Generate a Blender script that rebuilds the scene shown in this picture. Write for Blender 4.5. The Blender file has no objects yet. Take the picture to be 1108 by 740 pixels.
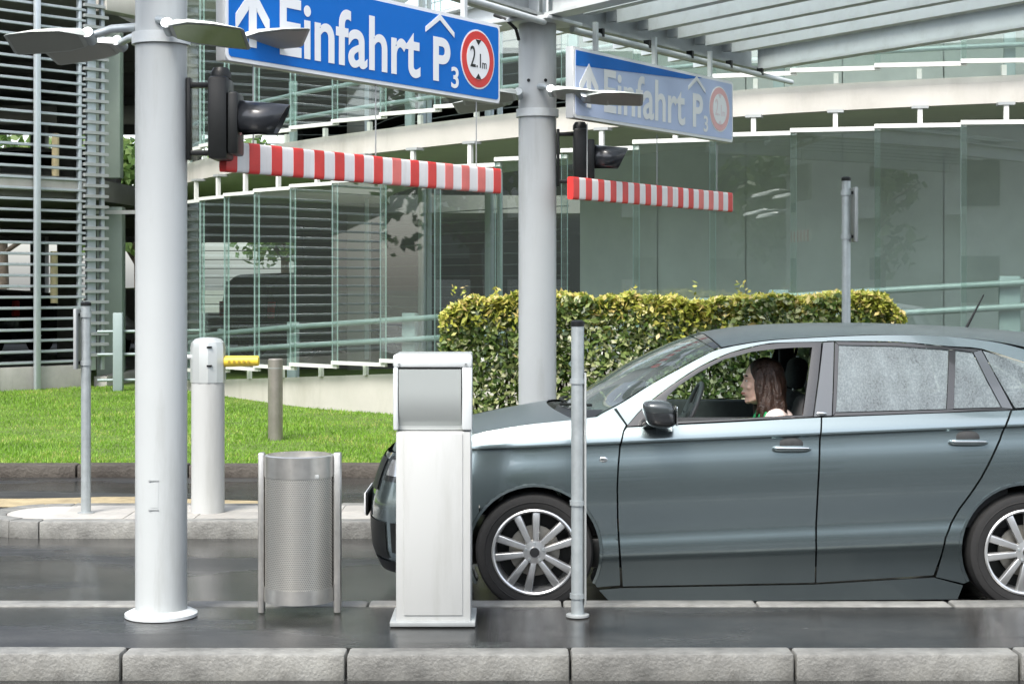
import bpy, bmesh, math, random
import numpy as np
from mathutils import Vector, Matrix

random.seed(7)
rng = np.random.default_rng(11)
R = math.radians
scene = bpy.context.scene
col = scene.collection

# ------------------------------------------------------------------ camera, sky, sun, exposure
F = 1850.0            # focal length in photo pixels (photo is 1108 wide)
CAMH = 1.73
cam_d = bpy.data.cameras.new('camera')
cam = bpy.data.objects.new('camera', cam_d)
col.objects.link(cam)
cam.location = (0, 0, CAMH)
cam.rotation_euler = (R(90), 0, 0)
cam_d.sensor_width = 36
cam_d.lens = F / 1108 * 36
cam_d.shift_y = -62 / 1108
cam_d.clip_end = 2000
scene.camera = cam

SUN_EL, SUN_AZ = 52, 205       # azimuth: compass-like, 180 = behind the camera (-Y), 90 = +X
w = bpy.data.worlds.new('World')
scene.world = w
w.use_nodes = True
nt = w.node_tree
bg = nt.nodes['Background']
sky = nt.nodes.new('ShaderNodeTexSky')
sky.sky_type = 'NISHITA'
sky.sun_disc = False
sky.sun_elevation = R(SUN_EL)
sky.sun_rotation = R(SUN_AZ)
sky.air_density = 1.0
sky.dust_density = 2.4
sky.ozone_density = 1.0
hs_ = nt.nodes.new('ShaderNodeHueSaturation')      # thin high cloud: a greyer sky
hs_.inputs['Saturation'].default_value = 0.45
nt.links.new(sky.outputs[0], hs_.inputs['Color'])
nt.links.new(hs_.outputs[0], bg.inputs[0])
bg.inputs[1].default_value = 0.15
sun_d = bpy.data.lights.new('sun', 'SUN')
sun = bpy.data.objects.new('sun', sun_d)
col.objects.link(sun)
sun_d.energy = 1.4
sun_d.angle = R(20)
sun_d.color = (1.0, 0.955, 0.88)
sdir = Vector((math.sin(R(SUN_AZ)) * math.cos(R(SUN_EL)), math.cos(R(SUN_AZ)) * math.cos(R(SUN_EL)), math.sin(R(SUN_EL))))
sun.rotation_euler = sdir.to_track_quat('Z', 'Y').to_euler()
sun.location = (0, 0, 30)
vs = scene.view_settings
vs.view_transform = 'Standard'
vs.look = 'None'
vs.gamma = 1
vs.exposure = 1.5
scene.cycles.max_bounces = 10
scene.cycles.transparent_max_bounces = 24
scene.cycles.caustics_reflective = False
scene.cycles.caustics_refractive = False
try:
    scene.cycles.use_denoising = True
except Exception:
    pass

# ------------------------------------------------------------------ helpers
def at(u, v, D):
    """photo direction (u, v) at depth D metres -> world point"""
    return Vector(((u - 554) * D / F, D, CAMH - (v - 308) * D / F))

def tag(o, label, cat, group=None, kind=None):
    if label: o['label'] = label
    if cat: o['category'] = cat
    if group: o['group'] = group
    if kind: o['kind'] = kind
    return o

def thing(name, label, cat, loc=(0, 0, 0), rotz=0, group=None):
    o = bpy.data.objects.new(name, None)
    o.empty_display_size = 0.2
    col.objects.link(o)
    o.location = loc
    o.rotation_euler = (0, 0, rotz)
    return tag(o, label, cat, group)

def link(name, me, parent=None):
    o = bpy.data.objects.new(name, me)
    col.objects.link(o)
    if parent: o.parent = parent
    return o

def copy_tree(o, parent=None):
    c = o.copy()
    col.objects.link(c)
    if parent: c.parent = parent
    for ch in list(o.children):
        copy_tree(ch, c)
    return c

MATS = {}
def mat(name, colr, rough=0.5, metal=0.0, var=0.0, scale=8.0, bump=0.0, bscale=60.0, spec=0.5, coat=0.0, col2=None, emit=None, detail=6.0, coords='Object', rvar=0.0, ovar=0.0):
    if name in MATS: return MATS[name]
    m = bpy.data.materials.new(name)
    m.use_nodes = True
    n = m.node_tree.nodes; L = m.node_tree.links
    b = n['Principled BSDF']
    b.inputs['Base Color'].default_value = (*colr, 1)
    b.inputs['Roughness'].default_value = rough
    b.inputs['Metallic'].default_value = metal
    b.inputs['Specular IOR Level'].default_value = spec
    b.inputs['Coat Weight'].default_value = coat
    b.inputs['Coat Roughness'].default_value = 0.04
    if emit:
        b.inputs['Emission Color'].default_value = (*colr, 1)
        b.inputs['Emission Strength'].default_value = emit
    tc = n.new('ShaderNodeTexCoord')
    if var or col2:
        nz = n.new('ShaderNodeTexNoise')
        nz.inputs['Scale'].default_value = scale
        nz.inputs['Detail'].default_value = detail
        nz.inputs['Roughness'].default_value = 0.65
        L.new(tc.outputs[coords], nz.inputs['Vector'])
        rp = n.new('ShaderNodeValToRGB')
        c2 = col2 if col2 else tuple(min(1, c * (1 + var)) for c in colr)
        c1 = colr if col2 else tuple(c * (1 - var) for c in colr)
        rp.color_ramp.elements[0].color = (*c1, 1); rp.color_ramp.elements[0].position = 0.33
        rp.color_ramp.elements[1].color = (*c2, 1); rp.color_ramp.elements[1].position = 0.67
        L.new(nz.outputs[0], rp.inputs[0])
        L.new(rp.outputs[0], b.inputs['Base Color'])
        if rvar:
            mr = n.new('ShaderNodeMapRange')
            mr.inputs[1].default_value = .3; mr.inputs[2].default_value = .7
            mr.inputs[3].default_value = max(0.02, rough - rvar); mr.inputs[4].default_value = rough + rvar
            L.new(nz.outputs[0], mr.inputs[0]); L.new(mr.outputs[0], b.inputs['Roughness'])
    if ovar:
        oi = n.new('ShaderNodeObjectInfo'); hs = n.new('ShaderNodeHueSaturation')
        mr2 = n.new('ShaderNodeMapRange'); mr2.inputs[3].default_value = 1 - ovar; mr2.inputs[4].default_value = 1 + ovar * .6
        L.new(oi.outputs['Random'], mr2.inputs[0]); L.new(mr2.outputs[0], hs.inputs['Value'])
        src = b.inputs['Base Color'].links
        if src: L.new(src[0].from_socket, hs.inputs['Color'])
        else: hs.inputs['Color'].default_value = (*colr, 1)
        L.new(hs.outputs[0], b.inputs['Base Color'])
    if bump:
        nb = n.new('ShaderNodeTexNoise')
        nb.inputs['Scale'].default_value = bscale
        nb.inputs['Detail'].default_value = 8
        L.new(tc.outputs[coords], nb.inputs['Vector'])
        bp = n.new('ShaderNodeBump')
        bp.inputs['Strength'].default_value = bump
        bp.inputs['Distance'].default_value = 0.02
        L.new(nb.outputs[0], bp.inputs['Height'])
        L.new(bp.outputs[0], b.inputs['Normal'])
    MATS[name] = m
    return m

def glass(name, tint, refl=1.0, film=0.0, filmcol=(0.6, 0.68, 0.68), rough=0.0, drops=False, ior=1.5):
    """thin architectural / car glass: tinted clear body, mirror reflection by Fresnel, optional rain film"""
    if name in MATS: return MATS[name]
    m = bpy.data.materials.new(name)
    m.use_nodes = True
    n = m.node_tree.nodes; L = m.node_tree.links
    n.remove(n['Principled BSDF'])
    out = n['Material Output']
    tr = n.new('ShaderNodeBsdfTransparent'); tr.inputs[0].default_value = (*tint, 1)
    gl = n.new('ShaderNodeBsdfGlossy'); gl.inputs['Roughness'].default_value = rough
    gl.inputs[0].default_value = (refl, refl, refl, 1)
    # Schlick reflectance, the same from both faces of the pane
    lw_ = n.new('ShaderNodeLayerWeight'); lw_.inputs[0].default_value = .5
    pw = n.new('ShaderNodeMath'); pw.operation = 'POWER'; pw.inputs[1].default_value = 5
    r0 = ((ior - 1) / (ior + 1)) ** 2
    fr = n.new('ShaderNodeMath'); fr.operation = 'MULTIPLY_ADD'; fr.inputs[1].default_value = 1 - r0; fr.inputs[2].default_value = r0
    L.new(lw_.outputs['Facing'], pw.inputs[0]); L.new(pw.outputs[0], fr.inputs[0])
    mx = n.new('ShaderNodeMixShader')
    L.new(fr.outputs[0], mx.inputs[0]); L.new(tr.outputs[0], mx.inputs[1]); L.new(gl.outputs[0], mx.inputs[2])
    last = mx
    if film or drops:
        df = n.new('ShaderNodeBsdfPrincipled')
        df.inputs['Base Color'].default_value = (*filmcol, 1)
        df.inputs['Roughness'].default_value = 0.25
        m2 = n.new('ShaderNodeMixShader')
        L.new(mx.outputs[0], m2.inputs[1]); L.new(df.outputs[0], m2.inputs[2])
        if drops:
            tc = n.new('ShaderNodeTexCoord')
            mp = n.new('ShaderNodeMapping'); mp.inputs['Scale'].default_value = (1, 1, .55)
            nz = n.new('ShaderNodeTexNoise'); nz.inputs['Scale'].default_value = 130; nz.inputs['Detail'].default_value = 4
            L.new(tc.outputs['Object'], mp.inputs[0]); L.new(mp.outputs[0], nz.inputs['Vector'])
            mr = n.new('ShaderNodeMapRange'); mr.inputs[1].default_value = .38; mr.inputs[2].default_value = .66
            mr.inputs[3].default_value = max(0, film - .10); mr.inputs[4].default_value = min(1, film + .16)
            L.new(nz.outputs[0], mr.inputs[0])
            mp3 = n.new('ShaderNodeMapping'); mp3.inputs['Scale'].default_value = (1, 1, .35); n3 = n.new('ShaderNodeTexNoise'); n3.inputs['Scale'].default_value = 11; n3.inputs['Detail'].default_value = 5
            L.new(tc.outputs['Object'], mp3.inputs[0]); L.new(mp3.outputs[0], n3.inputs['Vector'])
            ad = n.new('ShaderNodeMath'); ad.operation = 'MULTIPLY_ADD'; ad.inputs[1].default_value = .6; ad.use_clamp = True
            sb = n.new('ShaderNodeMath'); sb.operation = 'SUBTRACT'; sb.inputs[1].default_value = .30
            L.new(mr.outputs[0], sb.inputs[0]); L.new(n3.outputs[0], ad.inputs[0]); L.new(sb.outputs[0], ad.inputs[2]); L.new(ad.outputs[0], m2.inputs[0])
            bp = n.new('ShaderNodeBump'); bp.inputs['Strength'].default_value = .10; bp.inputs['Distance'].default_value = .01
            L.new(nz.outputs[0], bp.inputs['Height']); L.new(bp.outputs[0], df.inputs['Normal']); L.new(bp.outputs[0], gl.inputs['Normal'])
        else:
            m2.inputs[0].default_value = film
        last = m2
    L.new(last.outputs[0], out.inputs[0])
    MATS[name] = m
    return m

class MB:
    """collects shapes into one mesh"""
    def __init__(s): s.v = []; s.f = []
    def add(s, vs_, fs):
        o = len(s.v); s.v += [tuple(p) for p in vs_]; s.f += [tuple(i + o for i in f) for f in fs]; return s
    def box(s, c, d, rz=0.0, M=None):
        x, y, z = d[0] / 2, d[1] / 2, d[2] / 2
        pts = [Vector((a, b, e)) for a in (-x, x) for b in (-y, y) for e in (-z, z)]
        m = Matrix.Translation(c) @ (M.to_4x4() if M is not None else Matrix.Rotation(rz, 4, 'Z'))
        return s.add([m @ p for p in pts], [(0, 1, 3, 2), (4, 6, 7, 5), (0, 4, 5, 1), (2, 3, 7, 6), (0, 2, 6, 4), (1, 5, 7, 3)])
    def bar(s, a, b, w_, h, up=(0, 0, 1)):
        a = Vector(a); b = Vector(b); d = (b - a); l = d.length; d.normalize()
        u = Vector(up); sd = d.cross(u)
        if sd.length < 1e-5: sd = d.cross(Vector((1, 0, 0)))
        sd.normalize(); u = sd.cross(d)
        M = Matrix((d, sd, u)).transposed()
        return s.box((a + b) / 2, (l, w_, h), M=M)
    def tube(s, pts, r, n=10, cap=True):
        pts = [Vector(p) for p in pts]
        rs = r if isinstance(r, (list, tuple)) else [r] * len(pts)
        o = len(s.v); pr = None
        for i, p in enumerate(pts):
            t = (pts[min(i + 1, len(pts) - 1)] - pts[max(i - 1, 0)]).normalized()
            if pr is None:
                a = Vector((0, 0, 1)) if abs(t.z) < .9 else Vector((1, 0, 0))
                pr = t.cross(a).normalized()
            pr = (pr - t * pr.dot(t)).normalized()
            q = t.cross(pr)
            for k in range(n):
                an = 2 * math.pi * k / n
                s.v.append(tuple(p + (pr * math.cos(an) + q * math.sin(an)) * rs[i]))
        for i in range(len(pts) - 1):
            for k in range(n):
                a = o + i * n + k; b = o + i * n + (k + 1) % n
                s.f.append((a, b, b + n, a + n))
        if cap:
            s.f.append(tuple(o + k for k in reversed(range(n))))
            s.f.append(tuple(o + (len(pts) - 1) * n + k for k in range(n)))
        return s
    def lathe(s, prof, n=32, M=Matrix.Identity(4), cap=False):
        o = len(s.v)
        for (r, z) in prof:
            for k in range(n):
                a = 2 * math.pi * k / n
                s.v.append(tuple(M @ Vector((r * math.cos(a), r * math.sin(a), z))))
        for i in range(len(prof) - 1):
            for k in range(n):
                a = o + i * n + k; b = o + i * n + (k + 1) % n
                s.f.append((a, b, b + n, a + n))
        if cap:
            s.f.append(tuple(o + k for k in reversed(range(n))))
            s.f.append(tuple(o + (len(prof) - 1) * n + k for k in range(n)))
        return s
    def prism(s, poly, h, M=Matrix.Identity(4)):
        """polygon in local XZ, extruded along local +Y by h"""
        n = len(poly)
        o = [M @ Vector((x, 0, z)) for x, z in poly] + [M @ Vector((x, h, z)) for x, z in poly]
        return s.add(o, [tuple(range(n)), tuple(reversed(range(n, 2 * n)))] + [(i, i + n, (i + 1) % n + n, (i + 1) % n) for i in range(n)])
    def slab(s, poly, z0, z1):
        n = len(poly)
        return s.add([(x, y, z0) for x, y in poly] + [(x, y, z1) for x, y in poly],
                     [tuple(reversed(range(n))), tuple(range(n, 2 * n))] + [(i, (i + 1) % n, (i + 1) % n + n, i + n) for i in range(n)])
    def grid(s, P):
        """P[i][j] points"""
        o = len(s.v); a = len(P); b = len(P[0])
        for r in P: s.v += [tuple(p) for p in r]
        for i in range(a - 1):
            for j in range(b - 1):
                q = o + i * b + j
                s.f.append((q, q + 1, q + b + 1, q + b))
        return s
    def mesh(s, name, m, smooth=None, bevel=0, seg=2, recalc=True, solid=0):
        me = bpy.data.meshes.new(name)
        me.from_pydata(s.v, [], s.f)
        bm = bmesh.new(); bm.from_mesh(me)
        if recalc: bmesh.ops.recalc_face_normals(bm, faces=bm.faces)
        if bevel:
            ed = [e for e in bm.edges if len(e.link_faces) == 2 and e.calc_face_angle(0) > R(30)]
            bmesh.ops.bevel(bm, geom=ed, offset=bevel, segments=seg, profile=.5, affect='EDGES', clamp_overlap=True)
        bm.to_mesh(me); bm.free()
        if m: me.materials.append(m)
        if smooth or bevel:
            me.shade_smooth()
            me.set_sharp_from_angle(angle=R(smooth if smooth else 40))
        return me
    def build(s, name, m, parent=None, **k):
        return link(name, s.mesh(name, m, **k), parent)

def struct(o):
    o['kind'] = 'structure'; return o

def spline(xs, ys):
    """monotone-ish cubic through points"""
    xs = list(xs); ys = list(ys); n = len(xs)
    d = [(ys[i + 1] - ys[i]) / (xs[i + 1] - xs[i]) for i in range(n - 1)]
    t = [d[0]] + [0 if d[i - 1] * d[i] <= 0 else 2 * d[i - 1] * d[i] / (d[i - 1] + d[i]) for i in range(1, n - 1)] + [d[-1]]
    def f(x):
        if x <= xs[0]: return ys[0] + t[0] * (x - xs[0])
        if x >= xs[-1]: return ys[-1] + t[-1] * (x - xs[-1])
        i = 0
        while x > xs[i + 1]: i += 1
        h = xs[i + 1] - xs[i]; s = (x - xs[i]) / h
        return (ys[i] * (1 + 2 * s) * (1 - s) ** 2 + t[i] * h * s * (1 - s) ** 2 + ys[i + 1] * s * s * (3 - 2 * s) + t[i + 1] * h * s * s * (s - 1))
    return f

def text_mesh(body, name, width, height, depth=.003, bold=0.0):
    """built-in lettering turned into a mesh, fitted to width x height, origin at lower left, in local XZ facing -Y"""
    cu = bpy.data.curves.new(name, 'FONT'); cu.body = body; cu.extrude = .02; cu.offset = bold
    o = bpy.data.objects.new(name, cu); col.objects.link(o)
    me = bpy.data.meshes.new_from_object(o)
    bpy.data.objects.remove(o)
    a = np.array([v.co[:] for v in me.vertices])
    lo, hi = a.min(0), a.max(0)
    sx = width / (hi[0] - lo[0]) if width else None
    sy = height / (hi[1] - lo[1])
    if sx is None: sx = sy
    for v in me.vertices:
        c = v.co
        v.co = ((c.x - lo[0]) * sx, -depth if c.z > 0 else 0, (c.y - lo[1]) * sy)
    m2 = bpy.data.meshes.new(name)
    m2.from_pydata([tuple(v.co) for v in me.vertices], [], [tuple(reversed(p.vertices)) for p in me.polygons])
    bpy.data.meshes.remove(me); m2.update()
    return m2

# ------------------------------------------------------------------ materials
def asphalt():
    m = mat('wet_asphalt', (.04, .042, .043), .3, bump=.10, bscale=140)
    n = m.node_tree.nodes; L = m.node_tree.links; b = n['Principled BSDF']
    tc = n.new('ShaderNodeTexCoord')
    def noise(sc, det, rgh=.6, stretch=None):
        z = n.new('ShaderNodeTexNoise'); z.inputs['Scale'].default_value = sc; z.inputs['Detail'].default_value = det; z.inputs['Roughness'].default_value = rgh
        if stretch:
            mp = n.new('ShaderNodeMapping'); mp.inputs['Scale'].default_value = stretch; L.new(tc.outputs['Object'], mp.inputs[0]); L.new(mp.outputs[0], z.inputs['Vector'])
        else: L.new(tc.outputs['Object'], z.inputs['Vector'])
        return z
    grit = noise(170, 4); stain = noise(1.1, 9, .7); wet = noise(.55, 6, .6, (.6, 1.6, 1)); track = noise(1.0, 3, .5, (.12, 2.2, 1))
    r1 = n.new('ShaderNodeValToRGB'); r1.color_ramp.elements[0].color = (.020, .021, .022, 1); r1.color_ramp.elements[0].position = .36; r1.color_ramp.elements[1].color = (.085, .085, .082, 1); r1.color_ramp.elements[1].position = .66
    L.new(grit.outputs[0], r1.inputs[0])
    r2 = n.new('ShaderNodeValToRGB'); r2.color_ramp.elements[0].color = (.45, .46, .47, 1); r2.color_ramp.elements[0].position = .38; r2.color_ramp.elements[1].color = (1.1, 1.08, 1.04, 1); r2.color_ramp.elements[1].position = .62
    L.new(stain.outputs[0], r2.inputs[0])
    r3 = n.new('ShaderNodeValToRGB'); r3.color_ramp.elements[0].color = (.7, .7, .7, 1); r3.color_ramp.elements[0].position = .42; r3.color_ramp.elements[1].color = (1, 1, 1, 1); r3.color_ramp.elements[1].position = .55
    L.new(track.outputs[0], r3.inputs[0])
    def mul(a_, c_):
        x = n.new('ShaderNodeMix'); x.data_type = 'RGBA'; x.blend_type = 'MULTIPLY'; x.inputs[0].default_value = 1
        L.new(a_, x.inputs[6]); L.new(c_, x.inputs[7]); return x.outputs[2]
    L.new(mul(mul(r1.outputs[0], r2.outputs[0]), r3.outputs[0]), b.inputs['Base Color'])
    mr = n.new('ShaderNodeMapRange'); mr.inputs[1].default_value = .50; mr.inputs[2].default_value = .60; mr.inputs[3].default_value = .05; mr.inputs[4].default_value = .40
    L.new(wet.outputs[0], mr.inputs[0]); L.new(mr.outputs[0], b.inputs['Roughness'])
    return m
M_asph = asphalt()
M_lawnsoil = mat('lawn_soil', (.09, .15, .02), .95, var=.3, scale=3)
M_isl = mat('island_paving', (.40, .385, .355), .55, var=.2, scale=2.2, bump=.2, bscale=80, ovar=.14)
M_kerb = mat('granite_kerb', (.21, .21, .195), .6, var=.45, scale=4, bump=.3, bscale=70, ovar=.25, detail=10)
M_oldkerb = mat('old_brown_kerb', (.04, .033, .027), .7, col2=(.085, .075, .062), scale=5, bump=.5, bscale=40, ovar=.35)
M_sand = mat('dry_sandy_patch', (.33, .27, .16), .9, var=.3, scale=4, bump=.3, bscale=60)
M_whitepole = mat('painted_column', (.46, .485, .485), .32, var=.025, scale=1.5, bump=.01, bscale=3)
M_steelgrey = mat('galvanised', (.42, .46, .47), .42, .55, var=.12, scale=14)
M_lightgrey = mat('light_grey_steel', (.62, .655, .66), .42, .1, var=.05, scale=4)
M_midgrey = mat('mid_grey_steel', (.33, .35, .35), .45, .2, var=.1, scale=5)
M_stain = mat('brushed_stainless', (.62, .61, .58), .32, .9, var=.08, scale=20)
M_kiosk = mat('white_powder_coat', (.45, .462, .452), .38, var=.015, scale=2)
M_alu = mat('silver_head_panel', (.56, .59, .58), .3, .45, var=.03, scale=3)
M_flap = mat('pale_silver_flap', (.40, .43, .42), .3, .25, var=.02, scale=3)
M_black = mat('black_plastic', (.007, .008, .008), .42, spec=.35, var=.2, scale=30)
M_rubber = mat('black_rubber', (.012, .012, .012), .75, var=.2, scale=30)
M_blue = mat('sign_blue', (.002, .15, .56), .5, spec=.2, var=.02, scale=3)
M_glareblue = mat('sky_glare_blue', (.55, .64, .86), .6, spec=.15, var=.03, scale=4)  # sky glare on the far sign put into its base colour
M_glarered = mat('sky_glare_red', (.82, .46, .45), .5)  # the same glare mixed into the red of the ring
M_white = mat('sign_white', (.86, .87, .87), .45, spec=.5)
M_red = mat('signal_red', (.66, .035, .03), .42, var=.1, scale=8)
M_redworn = mat('worn_signal_red', (.72, .17, .15), .5, var=.1, scale=8)
M_barwhite = mat('bar_white', (.80, .78, .77), .5, var=.03, scale=8)
M_signback = mat('sign_rim', (.5, .52, .53), .4, .4)
M_conc = mat('pale_concrete', (.46, .445, .405), .75, var=.08, scale=1.2, bump=.05, bscale=30)
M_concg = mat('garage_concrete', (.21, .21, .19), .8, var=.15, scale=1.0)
M_soff = mat('soffit_concrete', (.50, .52, .43), .8, var=.08, scale=.8)
M_core = mat('ramp_core_wall', (.50, .54, .51), .7, var=.15, scale=.7)
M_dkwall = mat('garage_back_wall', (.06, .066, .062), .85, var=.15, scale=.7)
M_plinth = mat('plinth_concrete', (.40, .39, .36), .8, var=.14, scale=2.5, bump=.1, bscale=30)
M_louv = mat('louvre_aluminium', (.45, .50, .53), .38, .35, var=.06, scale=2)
M_teal = mat('teal_grey_post', (.25, .31, .31), .45, .1, var=.06, scale=3)
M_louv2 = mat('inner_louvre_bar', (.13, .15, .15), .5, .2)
M_rail = mat('white_rail', (.62, .63, .60), .4)
M_yellow = mat('cream_yellow_paint', (.78, .66, .38), .5, var=.05, scale=3)
M_armyel = mat('barrier_yellow', (.80, .60, .06), .4, var=.04, scale=8)
M_pale_green = mat('pale_green_panel', (.36, .43, .37), .5, var=.06, scale=2)
M_glass = glass('green_tint_glass', (.90, .95, .93), 1.0, ior=1.8, film=.016, filmcol=(.60, .66, .62))
M_glassedge = mat('glass_edge', (.44, .60, .57), .25, var=.1, scale=5)
M_lampglow = mat('fluorescent_glow', (1.0, .86, .45), .5, emit=3.0)
M_roofpane = glass('roof_glass', (.90, .94, .94), 1.0, film=.16, filmcol=(.6, .65, .65))
# car
M_paint = mat('blue_grey_metallic', (.20, .25, .26), .20, .85, coat=1.0, var=.012, scale=300)
M_paintwet = mat('rain_beaded_paint', (.115, .15, .16), .42, .7, coat=.7, var=.25, scale=220, bump=.5, bscale=190)
M_paintwet.node_tree.nodes['Principled BSDF'].inputs['Coat Roughness'].default_value = .3
M_gloss = mat('gloss_black_trim', (.02, .022, .024), .16, coat=.6)
M_pillar = mat('dark_grey_pillar', (.07, .08, .09), .22, coat=.5)
M_chrome = mat('chrome', (.78, .80, .80), .12, 1.0)
M_alloy = mat('silver_alloy', (.62, .63, .63), .28, .8)
M_disc = mat('brake_disc', (.40, .38, .34), .4, .8, var=.1, scale=40)
M_inter = mat('car_interior_dark', (.03, .032, .033), .8, var=.2, scale=30)
M_seat = mat('seat_fabric', (.045, .048, .05), .9, var=.3, scale=60, bump=.2, bscale=200)
M_headl = mat('headliner', (.28, .29, .27), .9)
M_carglass = glass('car_glass', (.72, .82, .79), 1.0)
M_dropglass = glass('rain_beaded_glass', (.30, .36, .36), 1.0, film=.50, filmcol=(.22, .265, .28), drops=True)
M_wind = glass('windscreen_glass', (.55, .70, .66), 1.0, film=.10, filmcol=(.42, .52, .5))

def streaks(m, amount, sc=5.0, stretch=(1, 1, .12), col_=(.62, .60, .55)):
    """rain streaks and grime of irregular shape"""
    n = m.node_tree.nodes; L = m.node_tree.links; b = n['Principled BSDF']
    tc = n.new('ShaderNodeTexCoord'); mp = n.new('ShaderNodeMapping'); mp.inputs['Scale'].default_value = stretch
    nz = n.new('ShaderNodeTexNoise'); nz.inputs['Scale'].default_value = sc; nz.inputs['Detail'].default_value = 9; nz.inputs['Roughness'].default_value = .7
    L.new(tc.outputs['Object'], mp.inputs[0]); L.new(mp.outputs[0], nz.inputs['Vector'])
    r = n.new('ShaderNodeValToRGB'); r.color_ramp.elements[0].position = .50; r.color_ramp.elements[0].color = (1, 1, 1, 1); r.color_ramp.elements[1].position = .75; r.color_ramp.elements[1].color = (*col_, 1)
    L.new(nz.outputs[0], r.inputs[0])
    x = n.new('ShaderNodeMix'); x.data_type = 'RGBA'; x.blend_type = 'MULTIPLY'; x.inputs[0].default_value = amount
    src = b.inputs['Base Color'].links
    if src: L.new(src[0].from_socket, x.inputs[6])
    else: x.inputs[6].default_value = b.inputs['Base Color'].default_value
    L.new(r.outputs[0], x.inputs[7]); L.new(x.outputs[2], b.inputs['Base Color'])
streaks(M_whitepole, .55, 7); streaks(M_kiosk, .45, 6); streaks(M_conc, .6, 1.6, (1, 1, .35)); streaks(M_barwhite, .5, 9); streaks(M_plinth, .8, 2); streaks(M_lightgrey, .4, 5, (1, 1, 1)); streaks(M_isl, .7, 1.5, (1, 1, 1)); streaks(M_kerb, .7, 3, (1, 1, 1))
# ------------------------------------------------------------------ ground, road, lawn
g = MB().box((0, 60, -.5), (900, 900, 1.0)).build('ground', mat('far_ground', (.16, .17, .13), .9, var=.2, scale=.2)); struct(g)
rd = MB().slab([(-60, -24), (60, -24), (60, 15.3), (-60, 15.3)], -.02, .006).build('road', M_asph); struct(rd)

# lawn (gently banked) behind the far kerb
def lawn_z(x, y):
    t = max(0, min(1, (y - 15.5) / 8.0))
    return .10 + .10 * t + .012 * math.sin(x * 1.7) * math.sin(y * 1.1)
LX0, LX1, LY0, LY1 = -16, 14, 15.48, 31
nx, ny = 100, 60
P = [[(LX0 + (LX1 - LX0) * i / nx, LY0 + (LY1 - LY0) * j / ny, lawn_z(LX0 + (LX1 - LX0) * i / nx, LY0 + (LY1 - LY0) * j / ny)) for j in range(ny + 1)] for i in range(nx + 1)]
lw = MB().grid(P).build('lawn', M_lawnsoil, smooth=60); struct(lw)

kr = bpy.data.objects.new('kerb', None); col.objects.link(kr); struct(kr)
kerb_me = MB().box((0, 0, .05), (.985, .19, .15)).mesh('kerb_stone', M_oldkerb, bevel=.018)
for i in range(26):
    k = link('kerb_stone', kerb_me, kr)
    k.location = (-13.4 + i * 1.0, 15.39 + random.uniform(-.008, .008), random.uniform(-.008, .004))
    k.rotation_euler = (0, 0, random.uniform(-.006, .006))

def island(name, x0, x1, y0, y1, paved=True, n=14):
    """raised traffic island with a rounded nose, kerb stones all round"""
    r = (y1 - y0) / 2; cy = (y0 + y1) / 2
    kw = .15
    def outline(inset):
        rr = r - inset; pts = []
        for k in range(n + 1):
            a = R(90 + 180 * k / n)
            pts.append((x0 + r + rr * math.cos(a), cy + rr * math.sin(a)))
        return pts
    inn = outline(kw + .004)
    poly = inn + [(x1, y0 + kw + .004), (x1, y1 - kw - .004)]
    o = MB().slab(poly, -.02, .116).build(name, M_isl if paved else M_asph)
    struct(o)
    # nose stones
    oo, ii = outline(0), outline(kw)
    step = 2
    for k in range(0, n, step):
        a = [oo[k + q] for q in range(step + 1)]; b = [ii[k + q] for q in range(step + 1)]
        m = MB().slab(a + b[::-1], -.02, .122 + random.uniform(-.003, .003))
        m.build('kerb_stone', M_kerb, o, bevel=.01)
    L = .98
    me = MB().box((0, 0, .05), (L - .008, kw - .002, .145)).mesh('kerb_stone', M_kerb, bevel=.014)
    x = x0 + r + L / 2
    while x < x1:
        for yy in (y0 + kw / 2, y1 - kw / 2):
            k = link('kerb_stone', me, o); k.location = (x, yy, random.uniform(-.004, .003))
        x += L
    if not paved: return o
    # paving slabs inside: real joints
    sx = .49; iw = (y1 - y0 - 2 * kw); ny_ = max(1, round(iw / .42)); sy = iw / ny_
    pm = MB().box((0, 0, 0), (sx - .008, sy - .008, .02)).mesh('paving_slab', M_isl, bevel=.003, seg=1)
    x = x0 + r + .05 + sx / 2
    while x < x1 - .2:
        for j in range(ny_):
            k = link('paving_slab', pm, o); k.location = (x, y0 + kw + sy * (j + .5), .112 + random.uniform(-.0015, .0015))
        x += sx
    return o
island('far_traffic_island', -3.72, 7.6, 11.62, 12.62)
island('near_traffic_island', -4.3, 7.2, 7.45, 8.72, False)

# sandy dry patch on the road left
sp = []
for k in range(26):
    a = 2 * math.pi * k / 26
    sp.append((-3.45 + 1.35 * math.cos(a) * (1 + .18 * math.sin(3 * a + 1)), 13.5 + .34 * math.sin(a) * (1 + .2 * math.cos(5 * a))))
s_ = MB().add([(x, y, .0105) for x, y in sp], [tuple(range(26))]).build('sand_patch', M_sand)
struct(s_)

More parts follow.
